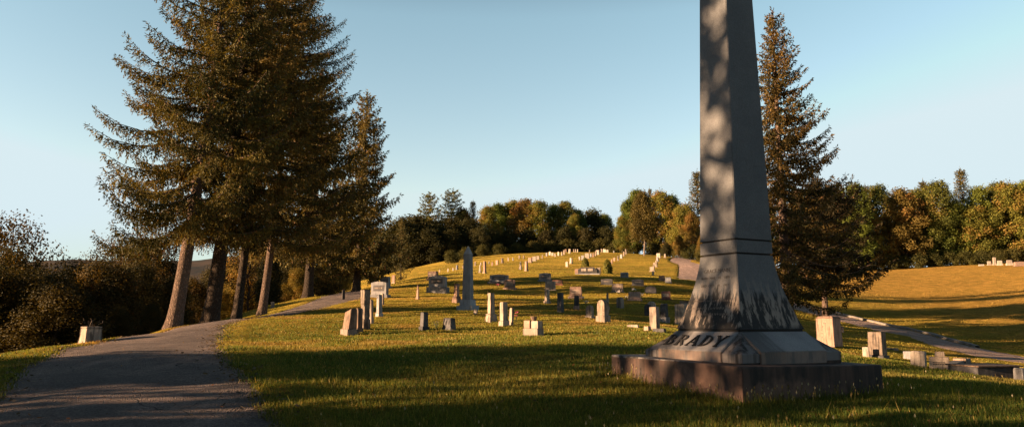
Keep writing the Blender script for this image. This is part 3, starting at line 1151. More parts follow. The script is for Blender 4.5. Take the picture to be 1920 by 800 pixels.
C = -58   # facing of the older rows (corner towards the camera)
stones = [
    # left group
    (655, 627, 38, 50, 'slant', 'brown', -50, 'squat brown stone with slanted top on a pale square base, nearest the road bend', dict(d=.75, base=.24, bmat='pale')),
    (672, 622, 20, 46, 'round', 'brown', -50, 'dark brown narrow stone tucked against the squat slanted one beside the road bend', dict(d=.8, base=.2)),
    (684, 616, 22, 74, 'roughpillar', 'stained', -50, 'tall rough pinkish pillar with square head in the cluster right of the road bend', dict(d=.8, seed=4)),
    (695, 606, 13, 46, 'round', 'pale', -45, 'slim stone with lichen yellow ball top just behind the rough pillar', dict(d=.5, base=.3)),
    (711, 593, 16, 42, 'pillar', 'grey', -45, 'grey shaded pillar stone with square base right of the lichen topped one', dict(d=.9)),
    (716, 571, 10, 22, 'tablet', 'pale', -50, 'small pale leaning tablet behind the grey shaded pillar', dict(lean=4)),
    (712, 557, 40, 30, 'wide', 'grey', -15, 'wide grey family stone standing in deep shade under the tall spruces', dict(d=.3)),
    (722, 540, 26, 22, 'block', 'grey', -20, 'grey block stone in shade behind the wide family stone', dict(d=.5)),
    (738, 531, 9, 16, 'tablet', 'pink', -40, 'small pink stone at the edge of the dark trees', {}),
    (821, 548, 42, 32, 'wide', 'grey', -12, 'broad grey family monument with stepped base left of the small obelisk', dict(d=.35, base=.34)),
    (812, 524, 26, 16, 'block', 'pink', -20, 'pink block monument showing above the broad grey family monument', dict(d=.6)),
    (783, 561, 8, 27, 'shaft', 'pink', -40, 'thin pink little spire standing alone left of the broad grey monument', {}),
    (856, 567, 20, 36, 'rockpillar', 'pink', -45, 'pink tree stump shaped stone just left of the small obelisk', dict(d=.8, base=.35, seed=9)),
    (795, 618, 22, 34, 'pillar', 'dark', -50, 'blackened narrow stone with pale pointed top and wide dark foot', dict(base=.22)),
    (842, 618, 28, 23, 'rock', 'dark', -40, 'low blackened rock stone with pale top in the front row', dict(d=.6, seed=12)),
    (891, 589, 8, 11, 'marker', 'white', -30, 'tiny white marker tilted at the foot of the small obelisk', dict(lean=10)),
    (921, 602, 26, 54, 'rockpillar', 'pale', C, 'tall pale pillar rising from a rough boulder base', dict(d=.85, base=.28, seed=15)),
    (945, 611, 22, 46, 'pillar', 'pale', C, 'pale square pillar with step base in front of the boulder based one', dict(d=.9, base=.24)),
    (958, 609, 9, 33, 'tablet', 'pale', -50, 'slim pale slab leaning beside the pale square pillar', dict(base=0, lean=5)),
    (918, 604, 10, 9, 'marker', 'pale', -50, 'small pale corner marker at the foot of the boulder based pillar', {}),
    (956, 542, 26, 19, 'wide', 'pink', -14, 'pale pink rounded stone on a wide base up the slope right of the small obelisk', dict(d=.3)),
    (936, 530, 44, 16, 'wide', 'grey', -10, 'long dark grey stone with sloping top in the shadow band', dict(d=.3, bmat='dark')),
    (1022, 527, 28, 16, 'wide', 'grey', -10, 'dark grey arched stone in the shadow band behind the pale ones', dict(d=.3)),
    (1032, 544, 25, 17, 'block', 'pale', -14, 'pale square stone below the red granite one', dict(d=.3, base=.1)),
    (1045, 534, 24, 10, 'wide', 'red', -12, 'low red granite stone half hidden by a pale square stone', dict(d=.3)),
    (1026, 568, 14, 26, 'pillar', 'pale', C, 'small pale pillar with flared foot below the pale square stone', dict(base=.2)),
    (1051, 585, 13, 37, 'pillar', 'dark', -40, 'narrow black pillar standing in shadow mid slope', dict(base=0)),
    (1080, 559, 30, 22, 'block', 'pink', -14, 'pink square stone on a wide base with flowers on both ends', dict(d=.3, base=.18)),
    (1081, 580, 11, 27, 'tablet', 'dark', -30, 'thin dark slab in front of the pink square stone', dict(base=.3, bmat='pink')),
    (1106, 595, 17, 24, 'round', 'pale', -45, 'small round topped pale tablet left of the worn thick stone', dict(d=.45, base=.16)),
    (1131, 603, 28, 42, 'round', 'stained', -50, 'worn thick round topped stone on a heavy pale base', dict(d=.75, base=.3, bmat='pale')),
    (1139, 580, 9, 32, 'shaft', 'pale', -45, 'slim pale figure shaped stone behind the worn thick round topped one', {}),
    (1163, 577, 14, 21, 'round', 'pale', -48, 'small thick pale stone with worn top in the middle of the slope', dict(d=.8, base=0)),
    (1158, 548, 28, 17, 'block', 'pale', -14, 'pale square stone with dark lettering panel and white flowers at its foot', dict(d=.3, base=.12)),
    (1190, 563, 30, 17, 'block', 'pink', -14, 'pink stone with white flowers on top and beside it', dict(d=.3, base=.2)),
    (1220, 549, 22, 14, 'round', 'dark', -14, 'dark grey rounded stone in the upper right of the slope', dict(d=.3, base=0)),
    (1249, 562, 22, 17, 'block', 'red', -16, 'reddish square stone on a thin base left of the big obelisk', dict(d=.3, base=.14)),
    (1284, 580, 24, 17, 'block', 'brown', -16, 'brown square stone half hidden behind the flare of the big obelisk', dict(d=.3, base=.1)),
    (1215, 592, 13, 23, 'round', 'dark', -40, 'blackened round topped stone behind the tall thick pale block', dict(d=.5, base=0)),
    (1222, 588, 16, 24, 'round', 'pale', -40, 'pale round topped stone peeking out above the tall thick pale block', dict(d=.5, base=0)),
    (1228, 617, 25, 43, 'block', 'pale', -50, 'tall thick pale block stone, largest just left of the big obelisk', dict(d=.75, base=.03)),
    (1246, 604, 22, 36, 'pillar', 'dark', -40, 'dark pillar with pale foot right of the tall thick pale block', dict(base=.3, bmat='grey')),
    (1277, 608, 22, 39, 'tablet', 'white', -42, 'bright white slab partly hidden by the flare of the big obelisk', dict(d=.5, base=0)),
    (1187, 613, 24, 6, 'marker', 'pale', -25, 'flat pale marker lying in the grass left of the tall pale block', dict(d=.4)),
    (1214, 619, 14, 9, 'marker', 'pink', -50, 'low pink marker in front of the tall pale block', dict(d=.8)),
    (1236, 622, 26, 8, 'marker', 'dark', -35, 'long low dark kerb stone in front of the tall pale block', dict(d=.4)),
    (1241, 526, 15, 10, 'block', 'pink', -14, 'small pink square stone near the side road bend', dict(d=.35, base=.1)),
    (1253, 530, 15, 11, 'block', 'grey', -14, 'small blue grey stone beside the pink one near the side road bend', dict(d=.4, base=.1)),
    (1171, 520, 20, 10, 'block', 'grey', -14, 'small grey stone at the upper edge of the shadow band', dict(d=.35, base=.1)),
    (1138, 533, 28, 11, 'wide', 'dark', -12, 'dark low stone in the shadow band below the cone shrub', dict(d=.3, base=.1)),
    (1196, 535, 28, 12, 'wide', 'dark', -12, 'dark blue grey low stone in the shadow band right of the cone shrub', dict(d=.3, base=.1)),
    # hill
    (987, 508, 9, 19, 'pillar', 'pink', -45, 'pink stepped pillar, right one of the pair alone on the open hillside', {}),
    (976, 505, 7, 15, 'shaft', 'pale', -45, 'pale pointed pillar, left one of the pair alone on the open hillside', {}),
    (909, 512, 9, 23, 'pillar', 'pink', -45, 'tall pink pillar on the hillside right of the small obelisk', dict(base=.12)),
    (900, 511, 7, 15, 'shaft', 'pale', -45, 'smaller pale pillar touching the tall pink pillar on its left', {}),
    (1071, 494, 8, 11, 'pillar', 'white', -45, 'white pillar stone, higher of the two left of the cone shrubs', {}),
    (1063, 500, 5, 10, 'tablet', 'white', -45, 'slim white tablet, lower of the two left of the cone shrubs', dict(base=0)),
    # right
    (1556, 648, 46, 56, 'pillar', 'pink', -52, 'large pink block stone with worn lettering behind the right end of the plinth', dict(base=0, d=.85)),
    (1578, 622, 8, 12, 'marker', 'pink', -50, 'little pink marker beside the large pink block stone', {}),
    (1646, 671, 40, 50, 'block', 'stained', -52, 'upright weathered brown block stone on a dark foot in the right lawn', dict(base=.14, bmat='dark', d=.7)),
    (1624, 670, 10, 21, 'tablet', 'white', -45, 'thin white tablet left of the weathered brown block stone', dict(base=0)),
    (1702, 672, 16, 15, 'marker', 'grey', -30, 'small grey shaded block between the brown stone and the white tablet', {}),
    (1723, 687, 26, 31, 'tablet', 'white', -42, 'white tablet with chipped narrowing side in the right lawn', dict(base=0, d=.45)),
    (1672, 655, 26, 4, 'marker', 'pale', -20, 'flat pale grave slab behind the weathered brown block stone', {}),
    (1830, 700, 26, 4, 'marker', 'pale', -20, 'short flat pale slab lying in shade left of the grave ledger', {}),
    (1912, 711, 22, 9, 'marker', 'brown', -30, 'low brown kerb stone at the right edge of the picture', {}),
    # right hilltop
    (1840, 498, 10, 3, 'marker', 'white', -15, 'flat white stone, leftmost of those on the right hilltop', {}),
    (1855, 497, 8, 8, 'tablet', 'white', -15, 'square white stone left of the tall white shaft on the right hilltop', dict(base=.15)),
    (1865, 497, 8, 15, 'pillar', 'white', -15, 'tall white shaft among the stones on the right hilltop', {}),
    (1875, 497, 10, 9, 'block', 'white', -15, 'white square stone right of the tall white shaft on the right hilltop', dict(base=.25)),
    (1893, 497, 12, 10, 'block', 'white', -15, 'wide white stepped stone on the right hilltop near the frame edge', dict(base=.4)),
    (1912, 499, 22, 9, 'wide', 'pink', -10, 'long pinkish stone at the right end of the hilltop row', dict(base=.1)),
]
for (px, py, w, h, k, m, rot, lab, kw) in stones:
    stone(px, py, w, h, k, m, rot, lab, **kw)


def special_stones():
    # block with urn, pale, front row
    p = G(1000, 629)
    s = scale_at(p)
    t = empty('gravestone', (p.x, p.y, p.z - .02), rad(-40))
    tag(t, 'pale double block stone with a stone urn between, nearest lit stone in mid lawn', 'gravestone', 'gravestones on the cemetery hill')
    w = 40 * s / (cos(rad(40)) + .55 * sin(rad(40)))
    d = w * .55
    MB().box(w, d, -.12, 15 * s, top=.98, bevel=.012).build('base', M['pale'], t)
    MB().box(w * .40, d * .8, 15 * s + .003, 30 * s, cx=-w * .27, bevel=.012).build('die', M['pink'], t)
    MB().box(w * .44, d * .8, 15 * s + .003, 29 * s, cx=w * .25, bevel=.012).build('die', M['pale'], t)
    MB().lathe([(w * .1, 28 * s), (w * .1, 30 * s), (w * .15, 32 * s), (w * .17, 36 * s), (w * .19, 37 * s), (w * .18, 37.5 * s)], 14, cx=-w * .02, cy=d * .12).build('urn', M['brown'], t, True)
    # small slate obelisk
    p = G(877, 581)
    s = scale_at(p)
    t = empty('small_obelisk', (p.x, p.y, p.z - .02), rad(-22))
    tag(t, 'small blue grey obelisk with pointed top standing in the shadow band mid slope', 'obelisk')
    k = 1 / (cos(rad(22)) + sin(rad(22)))
    w = 42 * s * k
    m = M['slate']
    link('base', chamfer_levels([(w / 2, -.15), (w / 2, 9 * s)], .02), m, t)
    link('die', chamfer_levels([(w * .37, 9 * s + .003), (w * .35, 20 * s)], .02), m, t)
    link('shaft', chamfer_levels([(w * .255, 20 * s + .003), (w * .205, 106 * s)], .012), m, t)
    link('pyramidion', chamfer_levels([(w * .205, 106 * s + .002), (.015, 121 * s)], .006), m, t)
    # stone with bigger block on top and pale panel (right lawn)
    p = G(1762, 691)
    s = scale_at(p)
    t = empty('gravestone', (p.x, p.y, p.z - .02), rad(-28))
    tag(t, 'pale square stone with small block on top and dark lettering in the right lawn', 'gravestone', 'gravestones on the cemetery hill')
    w = 34 * s
    MB().box(w, w * .5, -.1, 24 * s, top=.98, bevel=.012).build('die', M['pale'], t)
    MB().box(w * .5, w * .4, 24 * s + .003, 34 * s, cx=w * .05, top=.9, bevel=.012).build('top_block', M['pale'], t)
    mb = MB()
    r = random.Random(3)
    for row in range(2):
        x = -w * .3
        while x < w * .22:
            q = r.uniform(.012, .03)
            mb.box(q, .006, 13 * s - row * 3.2 * s, 15 * s - row * 3.2 * s, cx=x + q / 2, cy=-w * .25)
            x += q + .008
    mb.build('lettering', M['engrave'], t)
    # lettering of the large pink block
    tgt = [o for o in bpy.data.objects if o.get('label', '').startswith('large pink block')][0]
    sh = [c for c in bpy.data.objects if c.parent == tgt and c.name.startswith('shaft')][0]
    bb = [Vector(v) for v in sh.bound_box]
    y0 = min(v.y for v in bb)
    H = max(v.z for v in bb)
    W = max(v.x for v in bb) * 2
    mb = MB()
    for row in range(5):
        x = -W * .3
        while x < W * .28:
            q = r.uniform(.02, .05)
            z = H * (.82 - row * .12)
            mb.box(q, .008, z - .018, z + .018, cx=x + q / 2, cy=y0 + .018 * (1 + z / H))
            x += q + r.uniform(.012, .03)
    mb.build('inscription', M['engrave'], tgt)
    # low dark plot kerb under the two pale stones
    a, b = G(1690, 689), G(1815, 692)
    t = empty('plot_kerb', ((a.x + b.x) / 2, (a.y + b.y) / 2 + .1, (a.z + b.z) / 2 - .03), atan2(b.y - a.y, b.x - a.x))
    tag(t, 'long low dark kerb running under the white tablet and the block topped stone', 'plot kerb')
    L = (b - a).length
    MB().box(L, .3, -.2, .07, bevel=.015).build('kerb_stone', M['dark'], t)
    MB().box(.34, .34, -.2, .13, cx=L * .36, cy=-.02, bevel=.015).build('corner_block', M['brown'], t)
    # raised ledger tomb with pale lid
    a = G(1845, 704)
    s = scale_at(a)
    t = empty('ledger_tomb', (a.x, a.y, a.z - .03), rad(12))
    tag(t, 'long low tomb with dark sides and thin pale lid beside the right road junction', 'tomb')
    MB().box(92 * s, .75, -.25, 21 * s, bevel=.015).build('chest', M['dark'], t)
    MB().box(96 * s, .85, 21 * s + .003, 24 * s, bevel=.008).build('lid', M['brown'], t)
    MB().box(12 * s, .22, -.2, 20 * s, cx=34 * s, cy=-.5, bevel=.01).build('end_post', M['grey'], t)
    # sarcophagus monument
    p = G(1102, 514)
    s = scale_at(p)
    t = empty('sarcophagus', (p.x, p.y, p.z - .03), rad(-12))
    tag(t, 'broad dark sarcophagus monument with two pale panels between pale wing stones, high on the slope', 'monument')
    w = 36 * s
    MB().box(46 * s, w * .35, -.2, 2 * s, bevel=.03).build('base', M['grey'], t)
    o = [(-w / 2, 2 * s), (w / 2, 2 * s), (w * .5, 9 * s), (w * .33, 14 * s), (-w * .33, 14 * s), (-w * .5, 9 * s)]
    MB().prism(o, w * .24, bevel=.03).build('die', M['dark'], t)
    for sg in (-1, 1):
        MB().box(w * .26, .05, 6.5 * s, 11.5 * s, cx=sg * w * .17 - .02 * w, cy=-w * .125, bevel=.01).build('panel', M['white'], t)
        MB().box(8 * s, w * .22, 2 * s + .003, (13 if sg > 0 else 11) * s, cx=sg * 20 * s, cy=.1, bevel=.02).build('wing_stone', M['pink'] if sg < 0 else M['pale'], t)


special_stones()

# tiny far rows
ORD = ['first', 'second', 'third', 'fourth', 'fifth', 'sixth', 'seventh', 'eighth', 'ninth', 'tenth', 'eleventh', 'twelfth', 'thirteenth', 'fourteenth', 'fifteenth',
       'sixteenth', 'seventeenth', 'eighteenth', 'nineteenth', 'twentieth', 'twenty-first', 'twenty-second', 'twenty-third', 'twenty-fourth', 'twenty-fifth', 'twenty-sixth', 'twenty-seventh', 'twenty-eighth', 'twenty-ninth', 'thirtieth', 'thirty-first']


def tiny_protos():
    r = {}
    r['round'] = MB().prism(round_top(.5, 1, .25), .2, bevel=.02).mesh('tiny_round')
    r['flat'] = MB().box(.55, .25, 0, 1, bevel=.03).mesh('tiny_flat')
    r['pillar'] = MB().box(.5, .5, 0, .22, bevel=.02).box(.36, .36, .22, .92, top=.9, bevel=.02).box(.4, .4, .92, 1.0, top=.7).mesh('tiny_pillar')
    r['block'] = MB().box(1.1, .5, 0, .25, bevel=.02).box(.9, .35, .25, 1, bevel=.03).mesh('tiny_block')
    return r


TP = tiny_protos()
TPM = {}


def tiny_row(pts, where, group):
    for i, (px, py, h) in enumerate(pts):
        p = G(px, py, 40)
        s = scale_at(p)
        k = random.choice(('round', 'flat', 'pillar', 'pillar', 'block'))
        mt = random.choice(('pale', 'stained', 'pale', 'grey', 'pink', 'white', 'stained'))
        key = (k, mt)
        if key not in TPM:
            me = TP[k].copy()
            me.materials.append(M[mt])
            TPM[key] = me
        o = bpy.data.objects.new('headstone', TPM[key])
        col.objects.link(o)
        H = max(h, 4) * s
        wv = H * random.uniform(.7, 1.1) if k != 'block' else H * .9
        o.location = (p.x, p.y, p.z - .05)
        o.scale = (wv, wv, H)
        o.rotation_euler = (rad(random.uniform(-3, 3)), rad(random.uniform(-4, 4)), rad(-35 + random.uniform(-12, 12)))
        colour = {'stained': 'weathered', 'pale': 'pale', 'white': 'white', 'grey': 'grey', 'pink': 'pinkish'}[mt]
        shape = {'round': 'round topped', 'flat': 'flat topped', 'pillar': 'pillar shaped', 'block': 'wide'}[k]
        tag(o, f'tiny {colour} {shape} headstone, {ORD[i]} from left {where}', 'headstone', group)


tiny_row([(824, 510, 6), (840, 509, 7), (850, 507, 6), (857, 505, 9), (869, 503, 7), (891, 498, 8), (902, 497, 6), (917, 494, 5), (923, 498, 8), (932, 496, 9), (942, 493, 10),
          (953, 489, 7), (962, 488, 6), (974, 485, 7), (982, 485, 7)], 'on the skyline against the dark woods', 'headstones along the left skyline of the hill')
tiny_row([(994, 492, 10), (1002, 489, 9), (1009, 486, 7), (1017, 484, 7), (1025, 480, 7), (1031, 478, 7), (1036, 479, 6), (1041, 481, 7), (1047, 479, 8), (1054, 479, 8), (1058, 477, 9), (1061, 472, 6), (1068, 475, 9)],
         'in the crowded climbing row', 'headstones climbing to the crest')
tiny_row([(1076, 472, 6), (1079, 472, 6), (1083, 472, 6), (1106, 472, 5), (1128, 472, 7), (1132, 472, 7), (1135, 472, 6), (1139, 472, 5), (1151, 471, 4)], 'on the very crest under the woods', 'headstones on the crest')
tiny_row([(1087, 487, 7), (1093, 487, 9), (1101, 484, 10), (1108, 481, 7), (1113, 481, 8), (1117, 479, 9), (1121, 477, 9)], 'in the short row above the cone shrubs', 'headstones above the cone shrubs')
tiny_row([(1142, 495, 7), (1147, 494, 9), (1152, 489, 7), (1159, 488, 9), (1165, 484, 8), (1170, 480, 9), (1174, 476, 10)], 'in the diagonal row below the round tree', 'headstones in the diagonal row')
tiny_row([(1223, 509, 10), (1224.5, 516, 9), (1226, 504, 9), (1229, 500, 9), (1231, 495, 8), (1233, 490, 9), (1235, 483, 9), (1247, 483, 8)], 'in the line beside the upper side road', 'headstones beside the upper side road')


# flowers
def flowers(px, py, h, w, colr, label, z0=0.0):
    p = G(px, py)
    s = scale_at(p)
    t = empty('flower_bouquet', (p.x, p.y, p.z + z0), 0)
    tag(t, label, 'flowers', 'flowers on the graves')
    r = random.Random(int(px))
    V = []
    b = MB()
    for i in range(5):
        a = r.uniform(0, 6.28)
        x, y = cos(a) * w * s * .25, sin(a) * w * s * .25
        b.box(.012, .012, -.05, h * s * .6, dx=x, dy=y)
    b.build('stems', M['stem'], t)
    b = MB()
    for i in range(14):
        a = r.uniform(0, 6.28)
        q = w * s * .5 * sqrt(r.random())
        c = Vector((cos(a) * q, sin(a) * q, h * s * r.uniform(.5, .95)))
        e = w * s * .13
        for k in range(5):
            u = Vector((r.gauss(0, 1), r.gauss(0, 1), r.gauss(0, 1))).normalized() * e
            v = u.orthogonal().normalized() * e * .7
            f = b.bm.faces.new([b.bm.verts.new(c - u * .2), b.bm.verts.new(c + u * .5 + v * .6), b.bm.verts.new(c + u), b.bm.verts.new(c + u * .5 - v * .6)])
    b.build('petals', M[colr], t)


flowers(967, 604, 22, 12, 'petal_pink', 'pink and white bouquet on thin stems right of the leaning slab')
flowers(818, 616, 15, 10, 'petal_blue', 'dull dark bouquet between the two blackened stones')
flowers(934, 540, 9, 9, 'petal_pink', 'small pink bouquet left of the pale pink rounded stone')
flowers(1099, 572, 9, 9, 'petal_white', 'small white and dark bouquet above the round topped tablet')
flowers(1067, 561, 6, 6, 'petal_white', 'little white bunch at the left end of the pink square stone')
flowers(1093, 561, 6, 7, 'petal_white', 'little white bunch at the right end of the pink square stone')
flowers(1160, 551, 7, 12, 'petal_white', 'white flowers at the foot of the pale square stone')
flowers(1175, 561, 7, 7, 'petal_white', 'white flowers left of the pink stone topped with flowers')
flowers(1204, 560, 12, 9, 'petal_white', 'white flowers right of the pink stone topped with flowers')
p_ = G(1190, 563)
flowers(1189, 563, 8, 9, 'petal_white', 'white flowers lying on top of the pink stone', z0=15 * scale_at(p_))


def roadside():
    # planter like stump of pale stone
    p = G(170, 633)
    s = scale_at(p)
    t = empty('stone_planter', (p.x, p.y, p.z - .05), rad(-38))
    tag(t, 'tapered pale stone planter with dry twigs standing on the left verge', 'planter')
    w = 33 * s
    MB().box(w, w, -.15, 30 * s, top=.80, bevel=.02).rough(.012, 3, 5).build('body', M['pale'], t)
    MB().box(w * .84, w * .84, 30 * s, 33 * s, top=.98, bevel=.012).rough(.006, 2, 6).build('rim', M['pale'], t)
    V = []
    r = random.Random(2)
    for i in range(16):
        a = r.uniform(0, 6.28)
        x0, y0 = r.uniform(-.1, .1), r.uniform(-.1, .1)
        p0 = Vector((x0, y0, 33 * s))
        for k in range(3):
            p1 = p0 + Vector((cos(a) * r.uniform(.02, .13), sin(a) * r.uniform(.02, .13), r.uniform(.01, .09)))
            n = Vector((-sin(a), cos(a), 0)) * .0035
            V += [p0 - n, p0 + n, p1 + n * .6, p1 - n * .6]
            p0 = p1
            a += r.uniform(-.9, .9)
    link('twigs', quadmesh('twigs', np.array([tuple(v) for v in V]), len(V) // 4), M['twig'], t)
    for px, py, h, w, lab in ((644, 561, 20, 5, 'short dark wooden post at the right side of the road under the spruces'),
                              (511, 577, 13, 6, 'small grey post beside the slim leaning trunk on the left verge')):
        p = G(px, py)
        s = scale_at(p)
        t = empty('post', (p.x, p.y, p.z - .05), rad(20))
        tag(t, lab, 'post')
        m = M['wood'] if px > 600 else M['grey']
        MB().box(w * s, w * s, -.1, h * s * .9, bevel=.01).build('shaft', m, t)
        MB().box(w * s * 1.25, w * s * 1.25, h * s * .9 + .002, h * s, top=.6, bevel=.008).build('cap', m, t)


roadside()

# ------------------------------------------------------------------ trees
def tube(V, Fc, pts, rad_, n=8):
    b0 = len(V)
    pts = [Vector(p) for p in pts]
    for i, p in enumerate(pts):
        t = (pts[min(i + 1, len(pts) - 1)] - pts[max(i - 1, 0)]).normalized()
        u = t.orthogonal().normalized() if abs(t.z) < .95 else Vector((1, 0, 0)).cross(t).normalized()
        w = t.cross(u)
        for k in range(n):
            a = 2 * pi * k / n
            V.append(tuple(p + (u * cos(a) + w * sin(a)) * rad_[i]))
    for i in range(len(pts) - 1):
        for k in range(n):
            j = (k + 1) % n
            Fc.append((b0 + i * n + k, b0 + i * n + j, b0 + (i + 1) * n + j, b0 + (i + 1) * n + k))


def facemesh(name, V, Fc, smooth=True):
    q = np.array(Fc)
    return npmesh(name, np.array(V), q.ravel(), np.arange(len(q)) * 4, smooth)


def leaf_quads(Pc, D, Ln, Wd, R, nrm=None):
    """rhombs: base point, direction, length, width"""
    n = len(Pc)
    D = D / np.linalg.norm(D, axis=1)[:, None]
    q = R.normal(size=(n, 3)) if nrm is None else nrm
    S = np.cross(D, q)
    S /= np.linalg.norm(S, axis=1)[:, None] + 1e-9
    V = np.empty((n, 4, 3))
    V[:, 0] = Pc
    V[:, 1] = Pc + D * (Ln * .45)[:, None] + S * Wd[:, None]
    V[:, 2] = Pc + D * Ln[:, None]
    V[:, 3] = Pc + D * (Ln * .45)[:, None] - S * Wd[:, None]
    return V.reshape(-1, 3)


def spruce_mesh(seed, H, clear, rmax, gap=.60, per=5.2, step=.072, spray=.14, swid=.0205, space=.042, lean=(0, 0), trunk_r=.3, prof=.8, sag=.15, upturn=.15, hang=1.0, side_t=.85, bare=.06,
                c1=(.018, .024, .008), c2=(.145, .115, .028), dead=.06, curve=0.0, bias=None, low=1.0, jit=.35):
    R = np.random.default_rng(seed)
    r = random.Random(seed)

    def axis(z):
        t = z / H
        return np.array([lean[0] * z * (1 - .45 * t) + curve * sin(t * pi), lean[1] * z * (1 - .45 * t), z])

    V, Fc = [], []
    zs = np.concatenate([[-.4, 0, .15, .35, .7, 1.2], np.linspace(2, H, 16)])
    tube(V, Fc, [tuple(axis(z)) for z in zs], [trunk_r * (1 + .38 * math.exp(-max(z, 0) / .3)) * (1 - .96 * (max(z, 0) / H) ** .9) + .012 for z in zs], 12)
    PC, DD, LL, WW, CC = [], [], [], [], []
    up = np.array([0, 0, 1.0])
    limbs = []
    z = clear
    a0 = r.uniform(0, 6.28)
    while z < H - .3:
        t = (z - clear) / (H - clear)
        n = int(per + r.uniform(-.6, 1.0)) if t < .85 else 4
        a0 += r.uniform(.5, 1.1)
        for k in range(n):
            limbs.append((z + r.uniform(-.12, .12) * (1 - t), a0 + 2 * pi * k / n + r.uniform(-jit, jit)))
        z += gap * (1 - .55 * t) * r.uniform(.75, 1.25)

    def tufts(base, dirn, length, droop, g):
        ns = max(2, int(length / space))
        u = (np.arange(ns) + R.uniform(0, .7)) / ns
        p = base[None] + dirn[None] * (length * u)[:, None] - up[None] * (droop * length * u ** 1.7)[:, None]
        d = dirn[None] * .7 - up[None] * (droop * .9 * u)[:, None] + R.normal(0, .42, (ns, 3))
        PC.append(p)
        DD.append(d)
        LL.append(spray * R.uniform(.65, 1.3, ns) * (1.1 - .35 * u))
        WW.append(swid * R.uniform(.7, 1.3, ns))
        CC.append(np.clip(g + R.normal(0, .16, ns), 0, 1))

    for z0, az in limbs:
        t = max(0, (z0 - clear) / (H - clear))
        L = rmax * ((1 - t) ** prof) * (.7 * low + (1 - .7 * low) * min(1, t / .15)) * r.choice((.55, .72, .85, .95, 1.0, 1.0, 1.12)) + .25
        if bias is not None:
            L *= 1 + bias[1] * cos(az - bias[0])
        pitch = -.10 + .62 * t ** 1.2 + r.uniform(-.1, .1)
        h = np.array([cos(az), sin(az), 0])
        side = np.array([-sin(az), cos(az), 0])
        n = max(5, int(L / step))
        s = (np.arange(n) + .5) / n
        bend = r.uniform(-.15, .15)
        org = axis(z0)
        sg = sag * (1 - .6 * t)
        zz = L * (pitch * s - sg * np.sin(s * pi * .85) + upturn * (1 - .5 * t) * s ** 4)
        pos = org[None] + h[None] * (L * s)[:, None] + side[None] * (bend * L * s ** 2)[:, None] + up[None] * zz[:, None]
        m = 6
        ii = np.linspace(0, n - 1, m).astype(int)
        lr = .010 + .011 * L
        tube(V, Fc, [tuple(org)] + [tuple(pos[k]) for k in ii], [lr] + [lr * (1 - .85 * k / (m - 1)) for k in range(m)], 4)
        if r.random() < dead and t < .45: continue
        b0 = bare * (1 - t) * r.uniform(.3, 2.0)
        gl = r.uniform(.1, .75)
        env = np.clip((1.03 - s), 0, 1) ** .55 * np.clip(s * 2.5, .35, 1)
        for k in range(n):
            if s[k] < b0: continue
            if R.random() < .94:
                for sgn in (-1, 1):
                    d0 = side * sgn * .85 + h * R.uniform(.4, 1.0)
                    d0 /= np.linalg.norm(d0)
                    ln = max(.10, min(side_t, .3 * L) * env[k] * R.uniform(.5, 1.2))
                    tufts(pos[k], d0, ln, R.uniform(.3, .9) * (1 - .4 * t), gl)
                    if ln > .2 and R.random() < .6:
                        q = pos[k] + d0 * ln * R.uniform(.4, .9) - up * .05
                        tufts(q, -up + R.normal(0, .15, 3), hang * env[k] * (1 - .6 * t) * R.uniform(.3, .9), 0.0, gl)
            if R.random() < .85:
                tufts(pos[k], -up + h * R.uniform(-.1, .4) + R.normal(0, .15, 3), max(.1, hang * env[k] * (1 - .6 * t) * R.uniform(.35, 1.1)), 0.0, gl)
        tufts(pos[-1] - h * .05, h * .8 + up * r.uniform(.1, .6), .22, 0.0, .5)
    tip = axis(H)
    for _ in range(5):
        tufts(tip - up * R.uniform(0, .6), up + R.normal(0, .4, 3), .3, 0.0, .5)
    PC, DD, LL, WW, CC = map(np.concatenate, (PC, DD, LL, WW, CC))
    LV = leaf_quads(PC, DD, LL, WW, R)
    c = np.array(c1)[None] * (1 - CC[:, None]) + np.array(c2)[None] * CC[:, None]
    br = R.random(len(c)) < .04
    c[br] = np.array((.12, .065, .03))
    crown = quadmesh('crown', LV, len(PC), np.repeat(c, 4, 0))
    trunk = facemesh('trunk', V, Fc)
    return trunk, crown


